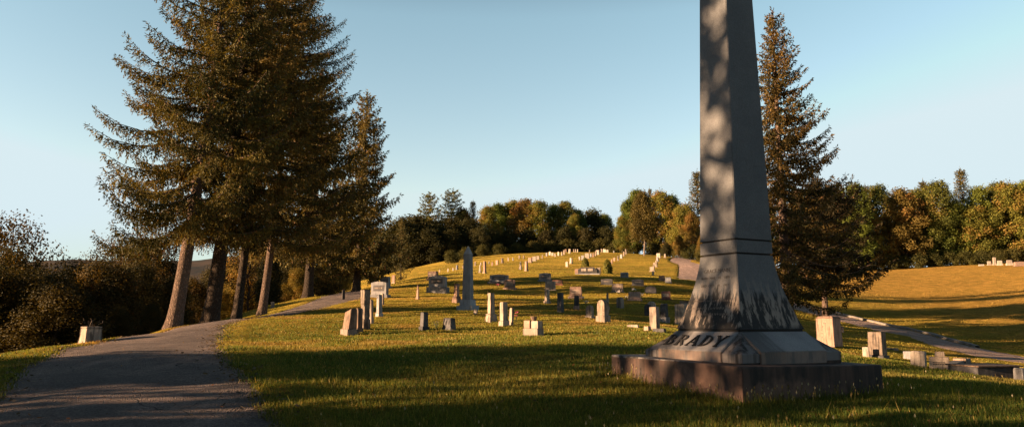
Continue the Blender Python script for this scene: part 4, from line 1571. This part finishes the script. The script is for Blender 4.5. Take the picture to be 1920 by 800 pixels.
def broad_mesh(seed, H, R0, base=.28, lobes=26, n=9000, leaf=.34, c1=(.06, .065, .015), c2=(.16, .12, .025), c3=None, sx=1.0, squash=1.0, trunk_r=.22, sparse=0.0, lean=0.0, topw=.7, lobe_r=.36, limbs=9):
    R = np.random.default_rng(seed)
    r = random.Random(seed)
    zc0, zc1 = H * base, H
    cen = []
    for i in range(lobes):
        t = (i + .5) / lobes
        z = zc0 + (zc1 - zc0) * (.08 + .86 * t)
        prof = sin(pi * (.12 + .80 * t) ** topw) ** .8
        a = i * 2.399 + r.uniform(-.5, .5)
        q = R0 * prof * sqrt(r.uniform(.08, 1)) * .78
        cen.append((cos(a) * q * sx + lean * z, sin(a) * q, z))
    cen = np.array(cen)
    rad_l = R0 * lobe_r * R.uniform(.65, 1.25, lobes)
    which = R.choice(lobes, n, p=rad_l ** 2 / (rad_l ** 2).sum())
    u = R.normal(size=(n, 3))
    u /= np.linalg.norm(u, axis=1)[:, None]
    rr = rad_l[which] * R.uniform(.35, 1.1, n) ** .6
    pos = cen[which] + u * rr[:, None] * np.array([1, 1, .85])
    pos += R.normal(0, leaf * .8, (n, 3)) * np.array([1, 1, 1.3])
    nrm = u * .9 + R.normal(0, .55, (n, 3)) + np.array([0, 0, .3])
    d = np.cross(nrm, R.normal(size=(n, 3)))
    LV = leaf_quads(pos, d, leaf * R.uniform(.6, 1.3, n), leaf * .36 * R.uniform(.7, 1.3, n), R, nrm)
    tl = R.uniform(0, 1, lobes)
    k = np.clip(tl[which] * .65 + R.uniform(0, .5, n), 0, 1)
    c = np.array(c1)[None] * (1 - k[:, None]) + np.array(c2)[None] * k[:, None]
    if c3 is not None:
        s = (tl[which] > .72) & (R.random(n) < .7)
        c[s] = np.array(c3) * R.uniform(.7, 1.2, (s.sum(), 1))
    crown = quadmesh('crown', LV, n, np.repeat(c, 4, 0))
    V, Fc = [], []
    top = H * .82
    zs = np.linspace(-.5, top, 8)
    wob = [r.uniform(-.12, .12) * R0 * .5 for _ in range(8)]
    ax = [(lean * z + (wob[i] if i > 1 else 0), (wob[-i] if i > 1 else 0), z) for i, z in enumerate(zs)]
    tube(V, Fc, ax, [trunk_r * (1.2 if i == 0 else 1) * (1 - .9 * i / 7) for i in range(8)], 8)
    sel = r.sample(range(lobes), min(limbs, lobes))
    for i in sel:
        z = max(H * base * .7, cen[i][2] - R0 * .6)
        z = min(z, top * .9)
        f = (z + .5) / (top + .5) * 7
        j = int(f)
        a, b = Vector(ax[j]), Vector(ax[min(j + 1, 7)])
        s = a.lerp(b, f - j)
        e = Vector(cen[i])
        mid = s.lerp(e, .5) + Vector((r.uniform(-.1, .1), r.uniform(-.1, .1), -.06)) * R0
        tube(V, Fc, [s, mid, e, e + (e - mid) * .5], [trunk_r * .42, trunk_r * .28, trunk_r * .14, .01], 5)
    return facemesh('trunk', V, Fc), crown


def cone_shrub_mesh(seed, H, R0, n=2600):
    R = np.random.default_rng(seed)
    t = R.uniform(0, 1, n) ** .8
    a = R.uniform(0, 2 * pi, n)
    q = R0 * np.sqrt(np.clip(1 - t ** 1.7, 0, 1)) * (.85 + .15 * np.sin(a * 3 + t * 5)) * R.uniform(.8, 1.05, n)
    pos = np.stack([q * np.cos(a), q * np.sin(a), t * H], 1)
    nrm = np.stack([np.cos(a), np.sin(a), .4 * np.ones(n)], 1) + R.normal(0, .4, (n, 3))
    d = np.cross(nrm, R.normal(size=(n, 3)))
    LV = leaf_quads(pos, d, .16 * R.uniform(.6, 1.3, n), .06 * np.ones(n), R, nrm)
    k = R.uniform(0, 1, n)[:, None]
    c = np.array([[.07, .085, .016]]) * (1 - k) + np.array([[.15, .14, .03]]) * k
    crown = quadmesh('foliage', LV, n, np.repeat(c, 4, 0))
    V, Fc = [], []
    tube(V, Fc, [(0, 0, -.2), (0, 0, H * .5), (0, 0, H * .9)], [.06, .05, .01], 6)
    return facemesh('stem', V, Fc), crown


def plant(name, meshes, mats, loc, scale=1.0, rz=0.0, label='', cat='tree', group=None, parts=('trunk', 'crown'), sz=None):
    t = empty(name, loc, rz)
    t.scale = (scale, scale, sz or scale)
    tag(t, label, cat, group)
    for me, mt, pn in zip(meshes, mats, parts):
        link(pn, me, M[mt], t)
    return t


def base_at(px, py, Y):
    """ground point below a pixel column at a given distance"""
    d = ray(px, py)
    X = d[0] * Y / d[1]
    return Vector((X, Y, h1(X, Y)))


def make_spruces():
    g = 'spruces along the left of the road'
    mt = ('bark', 'needle')
    specs = [
        # px,py, Y, H, clear, rmax, lean, trunk_r, label
        (325, 609, 26.8, 16.0, 3.7, 4.15, (.15, 0), .25, 'tall spruce with sunlit leaning trunk, nearest the road on the left', dict(bias=(pi, .12), curve=-.1)),
        (394, 598, 29.5, 20.5, 3.9, 4.3, (.10, 0), .30, 'tallest spruce with thick dark leaning trunk, second along the left verge', dict()),
        (443, 593, 32.5, 17.5, 3.9, 4.4, (.09, .0), .19, 'spruce with slim dark trunk, third along the left verge', dict(bias=(0, .25))),
        (491, 586, 36.0, 17.5, 3.7, 4.3, (.10, .0), .19, 'spruce with slim sunlit leaning trunk, fourth along the left verge', dict(bias=(0, .25))),
        (577, 557, 46.0, 14.0, 3.0, 4.2, (.04, 0), .29, 'spruce with short straight dark trunk beyond the road bend', dict(bias=(0, .1))),
        (668, 542, 54.0, 14.4, 1.8, 3.6, (.05, 0), .27, 'pointed spruce with free standing tip, rightmost of the left group', dict(prof=.8)),
    ]
    for i, (px, py, Y, H, cl, rm, ln, tr, lab, kw) in enumerate(specs):
        p = base_at(px, py, Y)
        if Y < 40:
            me = spruce_mesh(20 + i, H, cl, rm, lean=ln, trunk_r=tr, **kw)
        else:
            me = spruce_mesh(20 + i, H, cl, rm, lean=ln, trunk_r=tr, step=.11, spray=.22, swid=.040, space=.07, gap=.46, **kw)
        plant('spruce_tree', me, ('bark' if i in (0, 3) else 'barkdark', 'needle'), p, label=lab, group=g)  # light put into bark colour: paler on sunlit trunks, dark on shaded ones
    # behind the obelisk
    p = base_at(1478, 600, 46)
    me = spruce_mesh(41, 19.2, 1.5, 4.7, step=.11, spray=.21, swid=.040, space=.07, gap=.46, lean=(-.005, 0), trunk_r=.34, prof=.95, sag=.2, dead=.12, c2=(.16, .095, .03), bias=(0, .2), per=5, hang=.75, side_t=.9)
    plant('spruce_tree', me, mt, p, label='tall thin topped spruce with drooping lower limbs right behind the big obelisk', group='conifers behind the big obelisk')
    p = base_at(1548, 590, 52)
    me = spruce_mesh(43, 9.6, 4.5, 4.1, step=.12, spray=.24, swid=.038, space=.07, trunk_r=.2, prof=.42, sag=.5, upturn=0, hang=1.2, side_t=1.0, gap=.36, per=7, c1=(.014, .015, .007), c2=(.05, .036, .014))  # needle colours lowered to hold the shade this tree stands in
    plant('hemlock_tree', me, mt, p, label='broad dark drooping conifer between the big obelisk and the right hillside', group='conifers behind the big obelisk')


make_spruces()

BP = {}


def protos():
    BP['gold'] = broad_mesh(1, 13, 4.2, .06, 90, 19000, .26, (.05, .064, .014), (.17, .165, .028), (.18, .125, .03), lobe_r=.19)
    BP['green'] = broad_mesh(2, 14, 4.0, .06, 90, 19000, .26, (.04, .058, .013), (.125, .155, .026), lobe_r=.19)
    BP['rust'] = broad_mesh(3, 13, 3.8, .08, 80, 18000, .26, (.07, .06, .016), (.165, .12, .03), (.18, .105, .03), lobe_r=.19)
    BP['tall'] = broad_mesh(4, 16, 3.3, .06, 100, 20000, .26, (.045, .064, .013), (.15, .175, .028), topw=.75, lobe_r=.23)
    BP['tall2'] = broad_mesh(5, 16, 3.6, .08, 100, 20000, .26, (.036, .05, .013), (.12, .13, .026), (.15, .12, .03), topw=.75, lobe_r=.23)
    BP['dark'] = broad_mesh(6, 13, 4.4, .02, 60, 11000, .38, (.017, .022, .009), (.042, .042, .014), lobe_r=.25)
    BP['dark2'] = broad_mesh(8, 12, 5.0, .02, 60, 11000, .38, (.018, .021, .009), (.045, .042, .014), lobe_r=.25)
    BP['round'] = broad_mesh(9, 12, 4.4, .2, 80, 16000, .3, (.045, .040, .012), (.10, .08, .022), lobe_r=.23)
    BP['shade3'] = broad_mesh(19, 19, 4.6, .12, 34, 4300, .40, (.05, .05, .014), (.12, .1, .024), trunk_r=.3, lobe_r=.3)
    BP['near'] = broad_mesh(10, 9, 4.0, .02, 70, 32000, .15, (.018, .022, .009), (.055, .046, .014), (.08, .058, .016), lobe_r=.24)  # near and near2: leaf colours darkened to hold the valley's shade
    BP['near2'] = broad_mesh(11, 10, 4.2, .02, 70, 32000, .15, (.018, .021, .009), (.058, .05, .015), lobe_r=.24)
    BP['thin'] = broad_mesh(12, 10, 4.0, .3, 34, 7000, .16, (.022, .02, .010), (.075, .05, .018), lobe_r=.24, limbs=24, trunk_r=.16)
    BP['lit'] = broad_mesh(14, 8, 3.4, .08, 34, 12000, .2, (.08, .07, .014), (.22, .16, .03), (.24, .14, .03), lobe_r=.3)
    BP['pine'] = spruce_mesh(61, 15, 5, 3.4, gap=.95, per=5, step=.3, spray=.5, swid=.08, space=.2, trunk_r=.2, prof=.5, sag=.02, hang=.25, side_t=1.4, c1=(.04, .05, .014), c2=(.11, .105, .028))
    BP['fir'] = spruce_mesh(62, 15, .8, 3.6, gap=.7, per=5, step=.34, spray=.42, swid=.06, space=.2, trunk_r=.18, prof=.8, hang=.6, side_t=.9, c1=(.03, .035, .012), c2=(.10, .085, .024))
    BP['bush'] = broad_mesh(17, 4, 2.6, .02, 26, 4200, .3, (.026, .032, .011), (.085, .08, .02), trunk_r=.08, lobe_r=.3)
    BP['shade1'] = broad_mesh(15, 19, 4.6, .12, 46, 9000, .42, (.05, .05, .014), (.12, .1, .024), trunk_r=.35)
    BP['shade2'] = broad_mesh(16, 18, 4.0, .12, 40, 6500, .42, (.05, .05, .014), (.12, .1, .024), trunk_r=.32)


protos()
LOOK = {'gold': 'golden green broadleaf tree', 'green': 'green broadleaf tree', 'rust': 'rust orange broadleaf tree', 'tall': 'tall slim green broadleaf tree', 'tall2': 'tall slim olive tree',
        'dark': 'dark shaded broadleaf tree', 'dark2': 'dark spreading broadleaf tree', 'round': 'dense rounded tree', 'near': 'dark leafy tree', 'near2': 'dark olive leafy tree', 'thin': 'thin leaved tree with open crown',
        'lit': 'sunlit golden leafy tree', 'bush': 'low leafy bush', 'pine': 'layered pine', 'fir': 'pointed fir', 'shade1': 'large leafy tree', 'shade2': 'tall leafy tree', 'shade3': 'thin leafy tree'}
HT = {'gold': 13, 'green': 14, 'rust': 13, 'tall': 16, 'tall2': 16, 'dark': 13, 'dark2': 12, 'round': 12, 'near': 9, 'near2': 10, 'thin': 10, 'lit': 8, 'pine': 15, 'fir': 15, 'bush': 4}


def wood_row(items, where, group, bark='barkpale'):
    """items: (kind, px, py_top, Y[, width factor])"""
    items = sorted(items, key=lambda i: i[1])
    for i, it in enumerate(items):
        kind, px, pt, Y = it[:4]
        b = base_at(px, 500, Y)
        d = ray(px, pt)
        top = d[2] * Y / d[1]
        H = max(2.0, top - b.z)
        sc = H / HT[kind]
        w = it[4] if len(it) > 4 else 1.0
        nm = {'pine': 'pine_tree', 'fir': 'fir_tree', 'bush': 'bush'}.get(kind, 'broadleaf_tree')
        lab = f'{LOOK[kind]}, {ORD[i]} from the left {where}'
        t = plant(nm, BP[kind], (bark, 'needle' if kind in ('pine', 'fir') else 'leaf'), b, 1, random.uniform(0, 6.28), lab, 'bush' if kind == 'bush' else 'tree', group)
        t.scale = (sc * w, sc * w, sc)


wood_row([('fir', 752, 405, 84, .8), ('gold', 800, 408, 172, 1.3), ('pine', 803, 362, 178, 1.0), ('dark', 815, 412, 165, 1.5), ('pine', 846, 355, 180, 1.0), ('rust', 868, 388, 182, 1.1),
          ('dark', 880, 410, 168, 1.5), ('fir', 886, 376, 180, .8), ('dark2', 780, 405, 165, 1.4), ('dark2', 842, 408, 172, 1.4), ('gold', 772, 405, 180, 1.2), ('dark', 752, 410, 160, 1.5), ('dark2', 800, 430, 158, 1.6), ('dark', 848, 430, 160, 1.6), ('dark2', 890, 430, 164, 1.5)],
         'in the dark woods behind the small obelisk', 'dark woods behind the left of the hill', 'barkdark')
wood_row([('gold', 915, 384, 172), ('green', 935, 378, 188), ('gold', 960, 374, 190, 1.2), ('rust', 985, 371, 186, 1.2), ('gold', 1012, 374, 184, 1.1), ('green', 1040, 380, 190), ('tall2', 1062, 374, 186, 1.2), ('green', 1085, 390, 192),
          ('gold', 1078, 400, 178, .8), ('dark', 1112, 392, 196, 1.2), ('green', 1135, 398, 200), ('dark', 925, 430, 168, 1.3), ('dark2', 955, 432, 170, 1.4), ('dark', 990, 430, 172, 1.4), ('dark2', 1025, 432, 172, 1.4),
          ('dark', 1060, 425, 172, 1.3), ('dark2', 1100, 428, 172, 1.4), ('dark', 1135, 425, 172, 1.4), ('dark2', 1160, 425, 176, 1.3), ('dark', 900, 425, 160, 1.3)],
         'in the woods along the crest', 'woods along the crest of the hill', 'barkdark')
p_ = G(1208, 479, 60)
t_ = plant('broadleaf_tree', BP['round'], ('barkpale', 'leaf'), p_, 1, 1.0, 'dense brown green rounded tree on a short pale trunk standing alone on the crest', 'tree')
_H = 120 * scale_at(p_)
t_.scale = (_H / 12 * .8,) * 2 + (_H / 12,)
wood_row([('gold', 1168, 405, 152, .9), ('green', 1196, 352, 166, 1.1), ('green', 1180, 372, 162, .9), ('fir', 1222, 352, 170, .5), ('gold', 1243, 356, 162, 1.0), ('green', 1262, 362, 170), ('gold', 1285, 380, 150, 1.1), ('rust', 1300, 395, 140),
          ('fir', 1312, 320, 150, 1.0), ('rust', 1275, 440, 138, 1.1), ('dark2', 1250, 455, 146, 1.0), ('gold', 1340, 390, 150, 1.0), ('green', 1400, 370, 165), ('gold', 1440, 380, 160), ('rust', 1318, 440, 128, 1.0)],
         'in the grove beside the big obelisk', 'trees between the crest and the big obelisk')
wood_row([('tall', 1500, 360, 132), ('green', 1540, 365, 136), ('tall', 1578, 350, 130, 1.1), ('tall', 1612, 340, 124, 1.1), ('tall2', 1655, 342, 132, 1.1), ('rust', 1700, 352, 126, 1.2), ('tall2', 1728, 350, 130, 1.1), ('tall2', 1765, 336, 126, 1.2),
          ('fir', 1742, 338, 130, .9), ('fir', 1815, 316, 130, .9), ('fir', 1632, 346, 130, .8), ('tall', 1845, 346, 126, 1.1), ('tall2', 1880, 338, 128, 1.1), ('gold', 1905, 340, 124, 1.1), ('tall', 1935, 335, 126, 1.1), ('tall2', 1975, 338, 126, 1.1), ('tall', 2020, 330, 128, 1.1),
          ('dark', 1640, 400, 142, 1.3), ('dark', 1700, 395, 144, 1.3), ('dark2', 1790, 390, 142, 1.3), ('dark', 1840, 385, 144, 1.2), ('dark2', 1900, 385, 144, 1.2), ('dark', 1590, 400, 142, 1.2),
          ('green', 1795, 372, 126, 1.3), ('gold', 1832, 385, 125, 1.4), ('tall2', 1868, 375, 126, 1.4), ('gold', 1622, 392, 127, 1.4), ('green', 1755, 395, 127, 1.5), ('dark', 1960, 380, 142, 1.3)],
         'above the right hillside', 'woods above the right hillside')
# valley on the left
wood_row([('near', -10, 500, 33, .8), ('near2', 40, 505, 34, 1.0), ('thin', 18, 405, 44, .85), ('near', 22, 470, 40, .9), ('near', 95, 512, 38, 1.2), ('near2', 150, 490, 46, 1.1), ('near', 205, 490, 40, 1.1), ('thin', 225, 440, 52, .9), ('near2', 262, 490, 44, 1.0),
          ('thin', 285, 425, 50, .9), ('near', 300, 485, 50, 1.0), ('lit', 268, 465, 56, .9), ('near2', -60, 470, 36, 1.0), ('near2', 110, 535, 33, 1.6), ('near2', 230, 575, 36, 1.0), ('near', 290, 570, 38, .8), ('near2', 60, 500, 48, 1.2), ('near', 330, 520, 46, .9)],
         'in the valley beside the road', 'trees in the valley left of the road', 'barkdark')
wood_row([('lit', 455, 500, 62, 1.1), ('lit', 480, 440, 70, 1.1), ('thin', 470, 430, 58, 1.0), ('lit', 525, 455, 72, 1.0), ('dark', 505, 470, 53, .8), ('near2', 545, 450, 66, 1.2), ('lit', 556, 505, 62, 1.0), ('lit', 610, 490, 74, 1.1), ('near', 600, 450, 70, 1.4), ('lit', 640, 505, 76, .9),
          ('dark', 655, 430, 175, 1.6), ('dark2', 700, 430, 170, 1.6), ('lit', 652, 515, 66, .6), ('dark', 730, 430, 170, 1.5), ('lit', 420, 545, 60, .8), ('near', 362, 520, 62, 1.0), ('near2', 405, 500, 66, 1.1), ('near', 440, 490, 72, 1.1), ('lit', 700, 505, 72, .7), ('dark2', 620, 430, 180, 1.5)],
         'behind the spruce trunks', 'trees behind the spruce trunks', 'barkdark')
wood_row([('bush', 905, 468, 150, 1.3), ('bush', 935, 465, 158, 1.3), ('bush', 968, 458, 163, 1.4), ('bush', 1000, 455, 165, 1.3), ('bush', 1030, 455, 166, 1.4), ('bush', 1062, 452, 167, 1.3), ('bush', 1095, 455, 168, 1.4), ('bush', 1128, 452, 168, 1.3),
          ('bush', 1158, 455, 165, 1.3), ('bush', 1185, 456, 162, 1.2), ('bush', 1228, 458, 155, 1.2), ('bush', 1252, 462, 148, 1.1), ('bush', 1276, 466, 140, 1.2), ('bush', 1300, 462, 134, 1.4), ('bush', 1320, 470, 122, 1.3), ('bush', 875, 480, 140, 1.3), ('bush', 845, 485, 130, 1.2), ('bush', 1345, 470, 126, 1.4)],
         'under the trees along the crest', 'bushes under the crest woods', 'barkdark')
wood_row([('bush', 1515, 490, 128, 1.4), ('bush', 1545, 486, 128, 1.4), ('bush', 1575, 488, 127, 1.3), ('bush', 1605, 484, 126, 1.3), ('bush', 1632, 482, 126, 1.4), ('bush', 1662, 480, 125, 1.3), ('bush', 1693, 482, 125, 1.4), ('bush', 1722, 478, 124, 1.3),
          ('bush', 1752, 480, 124, 1.3), ('bush', 1782, 475, 124, 1.3), ('bush', 1812, 477, 123, 1.4), ('bush', 1842, 472, 122, 1.3), ('bush', 1872, 475, 121, 1.3), ('bush', 1902, 470, 121, 1.4), ('bush', 1930, 472, 121, 1.4)],
         'under the trees above the right hillside', 'bushes under the right woods', 'barkdark')
for px, py, h, w, lab in ((1097, 499, 15, 15, 'small clipped cone shrub left of the tall one behind the sarcophagus'), (1139, 513, 26, 19, 'taller egg shaped clipped shrub right of the sarcophagus')):
    p_ = G(px, py, 40)
    s_ = scale_at(p_)
    plant('cone_shrub', cone_shrub_mesh(px, h * s_, w * s_ / 2), ('barkdark', 'leaf'), p_, label=lab, cat='shrub', parts=('stem', 'foliage'))

# trees beside the cemetery, left of the picture: they throw the long shadows; plus unseen added blockers
def shade_trees():
    g = 'trees on the slope left of the picture'
    for i, (kind, x, y, sc, lab) in enumerate([
        ('shade1', -21, -6.5, .95, 'large leafy tree beyond the left picture edge, farthest back'),
        ('shade2', -20, -1.5, 1.0, 'tall leafy tree beyond the left picture edge, beside the one farthest back'),
        ('shade3', -24, 3.5, .95, 'thin crowned leafy tree beyond the left picture edge'),
        ('shade2', -27, 7.0, .62, 'tall leafy tree beyond the left picture edge, nearest the road trees'),
        ('dark', -21, 2.2, .56, 'dense dark tree on the slope beyond the left picture edge, lower one'),
        ('dark2', -24.5, 6.4, .72, 'dense spreading tree on the slope beyond the left picture edge, nearer the verge'),
        ('dark', -22.5, 27.5, .80, 'dense narrow tree on the slope left of the spruce trunks'),
        ('fir', 15.6, 53.5, .85, 'pointed fir added unseen behind the shaft of the big obelisk for its shadow'),  # both firs are unseen, added to widen the shadow on the right hillside
        ('fir', 21.2, 66.5, .9, 'pointed fir added beyond the side road for its shadow, hidden behind the thin topped spruce'),
        ('dark', -9, -17, 1.0, 'unseen dark leafy tree added behind the camera to cut sky light, leftmost'),  # rear row: unseen trees added to block sky fill on shaded faces
        ('dark2', 0, -20, 1.15, 'unseen dark leafy tree added behind the camera to cut sky light, second from left'),
        ('dark', 9, -18, 1.1, 'unseen dark leafy tree added behind the camera to cut sky light, third from left'),
        ('dark2', 18, -15, 1.1, 'unseen dark leafy tree added behind the camera to cut sky light, fourth from left'),
        ('dark', 27, -10, 1.1, 'unseen dark leafy tree added behind the camera to cut sky light, rightmost'),
        ('shade1', -33, -14, 1.0, 'large leafy tree beyond the left picture edge, down in the valley'),
    ]):
        t = plant('fir_tree' if kind == 'fir' else 'broadleaf_tree', BP[kind], ('barkdark', 'needle' if kind == 'fir' else 'leaf'), (x, y, h1(x, y)), sc, i * 1.3, lab, 'tree', g)
        if kind == 'fir': t.scale = (.55, .55, sc)
        if kind == 'fir': t['group'] = 'conifers behind the big obelisk'
        if 'narrow' in lab: t.scale = (.48, .48, .95)


shade_trees()


# ------------------------------------------------------------------ distant hills
def hills():
    m, nt, out = newmat('distant_wooded_hill')
    N = NT(nt)
    p = N.n('ShaderNodeNewGeometry').outputs['Position']
    n = N.noise(p, .03, 6, .7)
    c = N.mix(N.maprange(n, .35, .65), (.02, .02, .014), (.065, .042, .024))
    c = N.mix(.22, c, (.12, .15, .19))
    b = N.n('ShaderNodeBsdfPrincipled', {'Base Color': c, 'Roughness': 1.0})
    b.inputs['Specular IOR Level'].default_value = 0
    N.l(b.outputs[0], out.inputs[0])
    for (cx, cy, L, Wd, H, rot, seed) in ((-620, 640, 520, 260, 66, .5, 1), (-520, 1350, 900, 400, 105, .1, 2), (100, 1700, 1500, 500, 90, 0, 3), (1300, 1200, 1000, 400, 80, -.5, 4), (-1250, 500, 800, 400, 120, 1.2, 5)):
        n1, n2 = 90, 40
        u, v = np.meshgrid(np.linspace(-1, 1, n1), np.linspace(-1, 1, n2))
        R = np.random.default_rng(seed)
        f = np.clip(1 - v ** 2, 0, 1) ** 1.2 * np.clip(1 - u ** 2, 0, 1) ** .8
        f *= 1 + .2 * np.sin(u * 5 + seed) + .1 * np.sin(u * 13 + v * 3)
        z = -16 + f * H + R.normal(0, .012 * H, u.shape) * (f > .03)
        x = u * L
        y = v * Wd
        X = cx + x * cos(rot) - y * sin(rot)
        Y = cy + x * sin(rot) + y * cos(rot)
        idx = np.arange(n1 * n2).reshape(n2, n1)
        q = np.stack([idx[:-1, :-1], idx[:-1, 1:], idx[1:, 1:], idx[1:, :-1]], -1).reshape(-1, 4)
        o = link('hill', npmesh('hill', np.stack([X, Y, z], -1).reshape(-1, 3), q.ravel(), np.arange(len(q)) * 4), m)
        o['kind'] = 'structure'


hills()

# ------------------------------------------------------------------ light, sky, camera
SUN_EL = rad(10.5)
SUN_A = rad(16)       # behind the picture plane, coming from the left
sun_dir = Vector((-cos(SUN_A) * cos(SUN_EL), -sin(SUN_A) * cos(SUN_EL), sin(SUN_EL)))
sd = bpy.data.lights.new('sun', 'SUN')
sd.energy = 5.0
sd.angle = rad(.5)
sd.color = (4.5, 2.8, 1.55)
so = bpy.data.objects.new('sun', sd)
so.rotation_euler = sun_dir.to_track_quat('Z', 'Y').to_euler()
so.location = (-30, -10, 20)
col.objects.link(so)

w = bpy.data.worlds.new('World')
bpy.context.scene.world = w
w.use_nodes = True
nt = w.node_tree
for n in list(nt.nodes): nt.nodes.remove(n)
N = NT(nt)
sky = nt.nodes.new('ShaderNodeTexSky')
sky.sky_type = 'NISHITA'
sky.sun_disc = False
sky.sun_elevation = SUN_EL
sky.sun_rotation = atan2(sun_dir.x, sun_dir.y)
sky.air_density = 1.0
sky.dust_density = .6
sky.ozone_density = 1.5
# clear evening sky: pale near the horizon, much deeper overhead
up_ = N.n('ShaderNodeSeparateXYZ', {0: N.n('ShaderNodeTexCoord').outputs['Generated']}).outputs[2]
deep = N.n('ShaderNodeValToRGB', {'Fac': up_})
e_ = deep.color_ramp.elements
e_[0].position, e_[0].color = .0, (.73, .61, .55, 1)
e_[1].position, e_[1].color = .85, (.04, .05, .06, 1)
for p_, c_ in ((.16, (.77, .65, .56, 1)), (.38, (.72, .69, .57, 1)), (.58, (.11, .125, .135, 1))):
    q_ = e_.new(p_)
    q_.color = c_
tone = N.n('ShaderNodeMix', {0: 1.0, 6: sky.outputs[0], 7: deep.outputs[0]}, data_type='RGBA', blend_type='MULTIPLY')
gain = N.n('ShaderNodeVectorMath', {0: tone.outputs[2], 'Scale': 3.1}, operation='SCALE')
soft = N.n('ShaderNodeVectorMath', {0: gain.outputs[0], 1: (4.65, 5.6, 5.95)}, operation='MINIMUM')
bg = N.n('ShaderNodeBackground', {'Color': soft.outputs[0], 'Strength': .15})
wo = nt.nodes.new('ShaderNodeOutputWorld')
N.l(bg.outputs[0], wo.inputs[0])

cd = bpy.data.cameras.new('camera')
cd.sensor_width = 36
cd.lens = F / 1920 * 36
cd.clip_end = 6000
cd.clip_start = .05
co_ = bpy.data.objects.new('camera', cd)
co_.location = (0, 0, 0)
co_.rotation_euler = (pi / 2 + PITCH, 0, 0)
col.objects.link(co_)
sc = bpy.context.scene
sc.camera = co_
sc.view_settings.view_transform = 'Standard'
sc.view_settings.look = 'None'
sc.view_settings.exposure = 0
sc.view_settings.gamma = 1
sc.cycles.max_bounces = 5
sc.cycles.diffuse_bounces = 3
sc.cycles.transmission_bounces = 3
sc.render.film_transparent = False
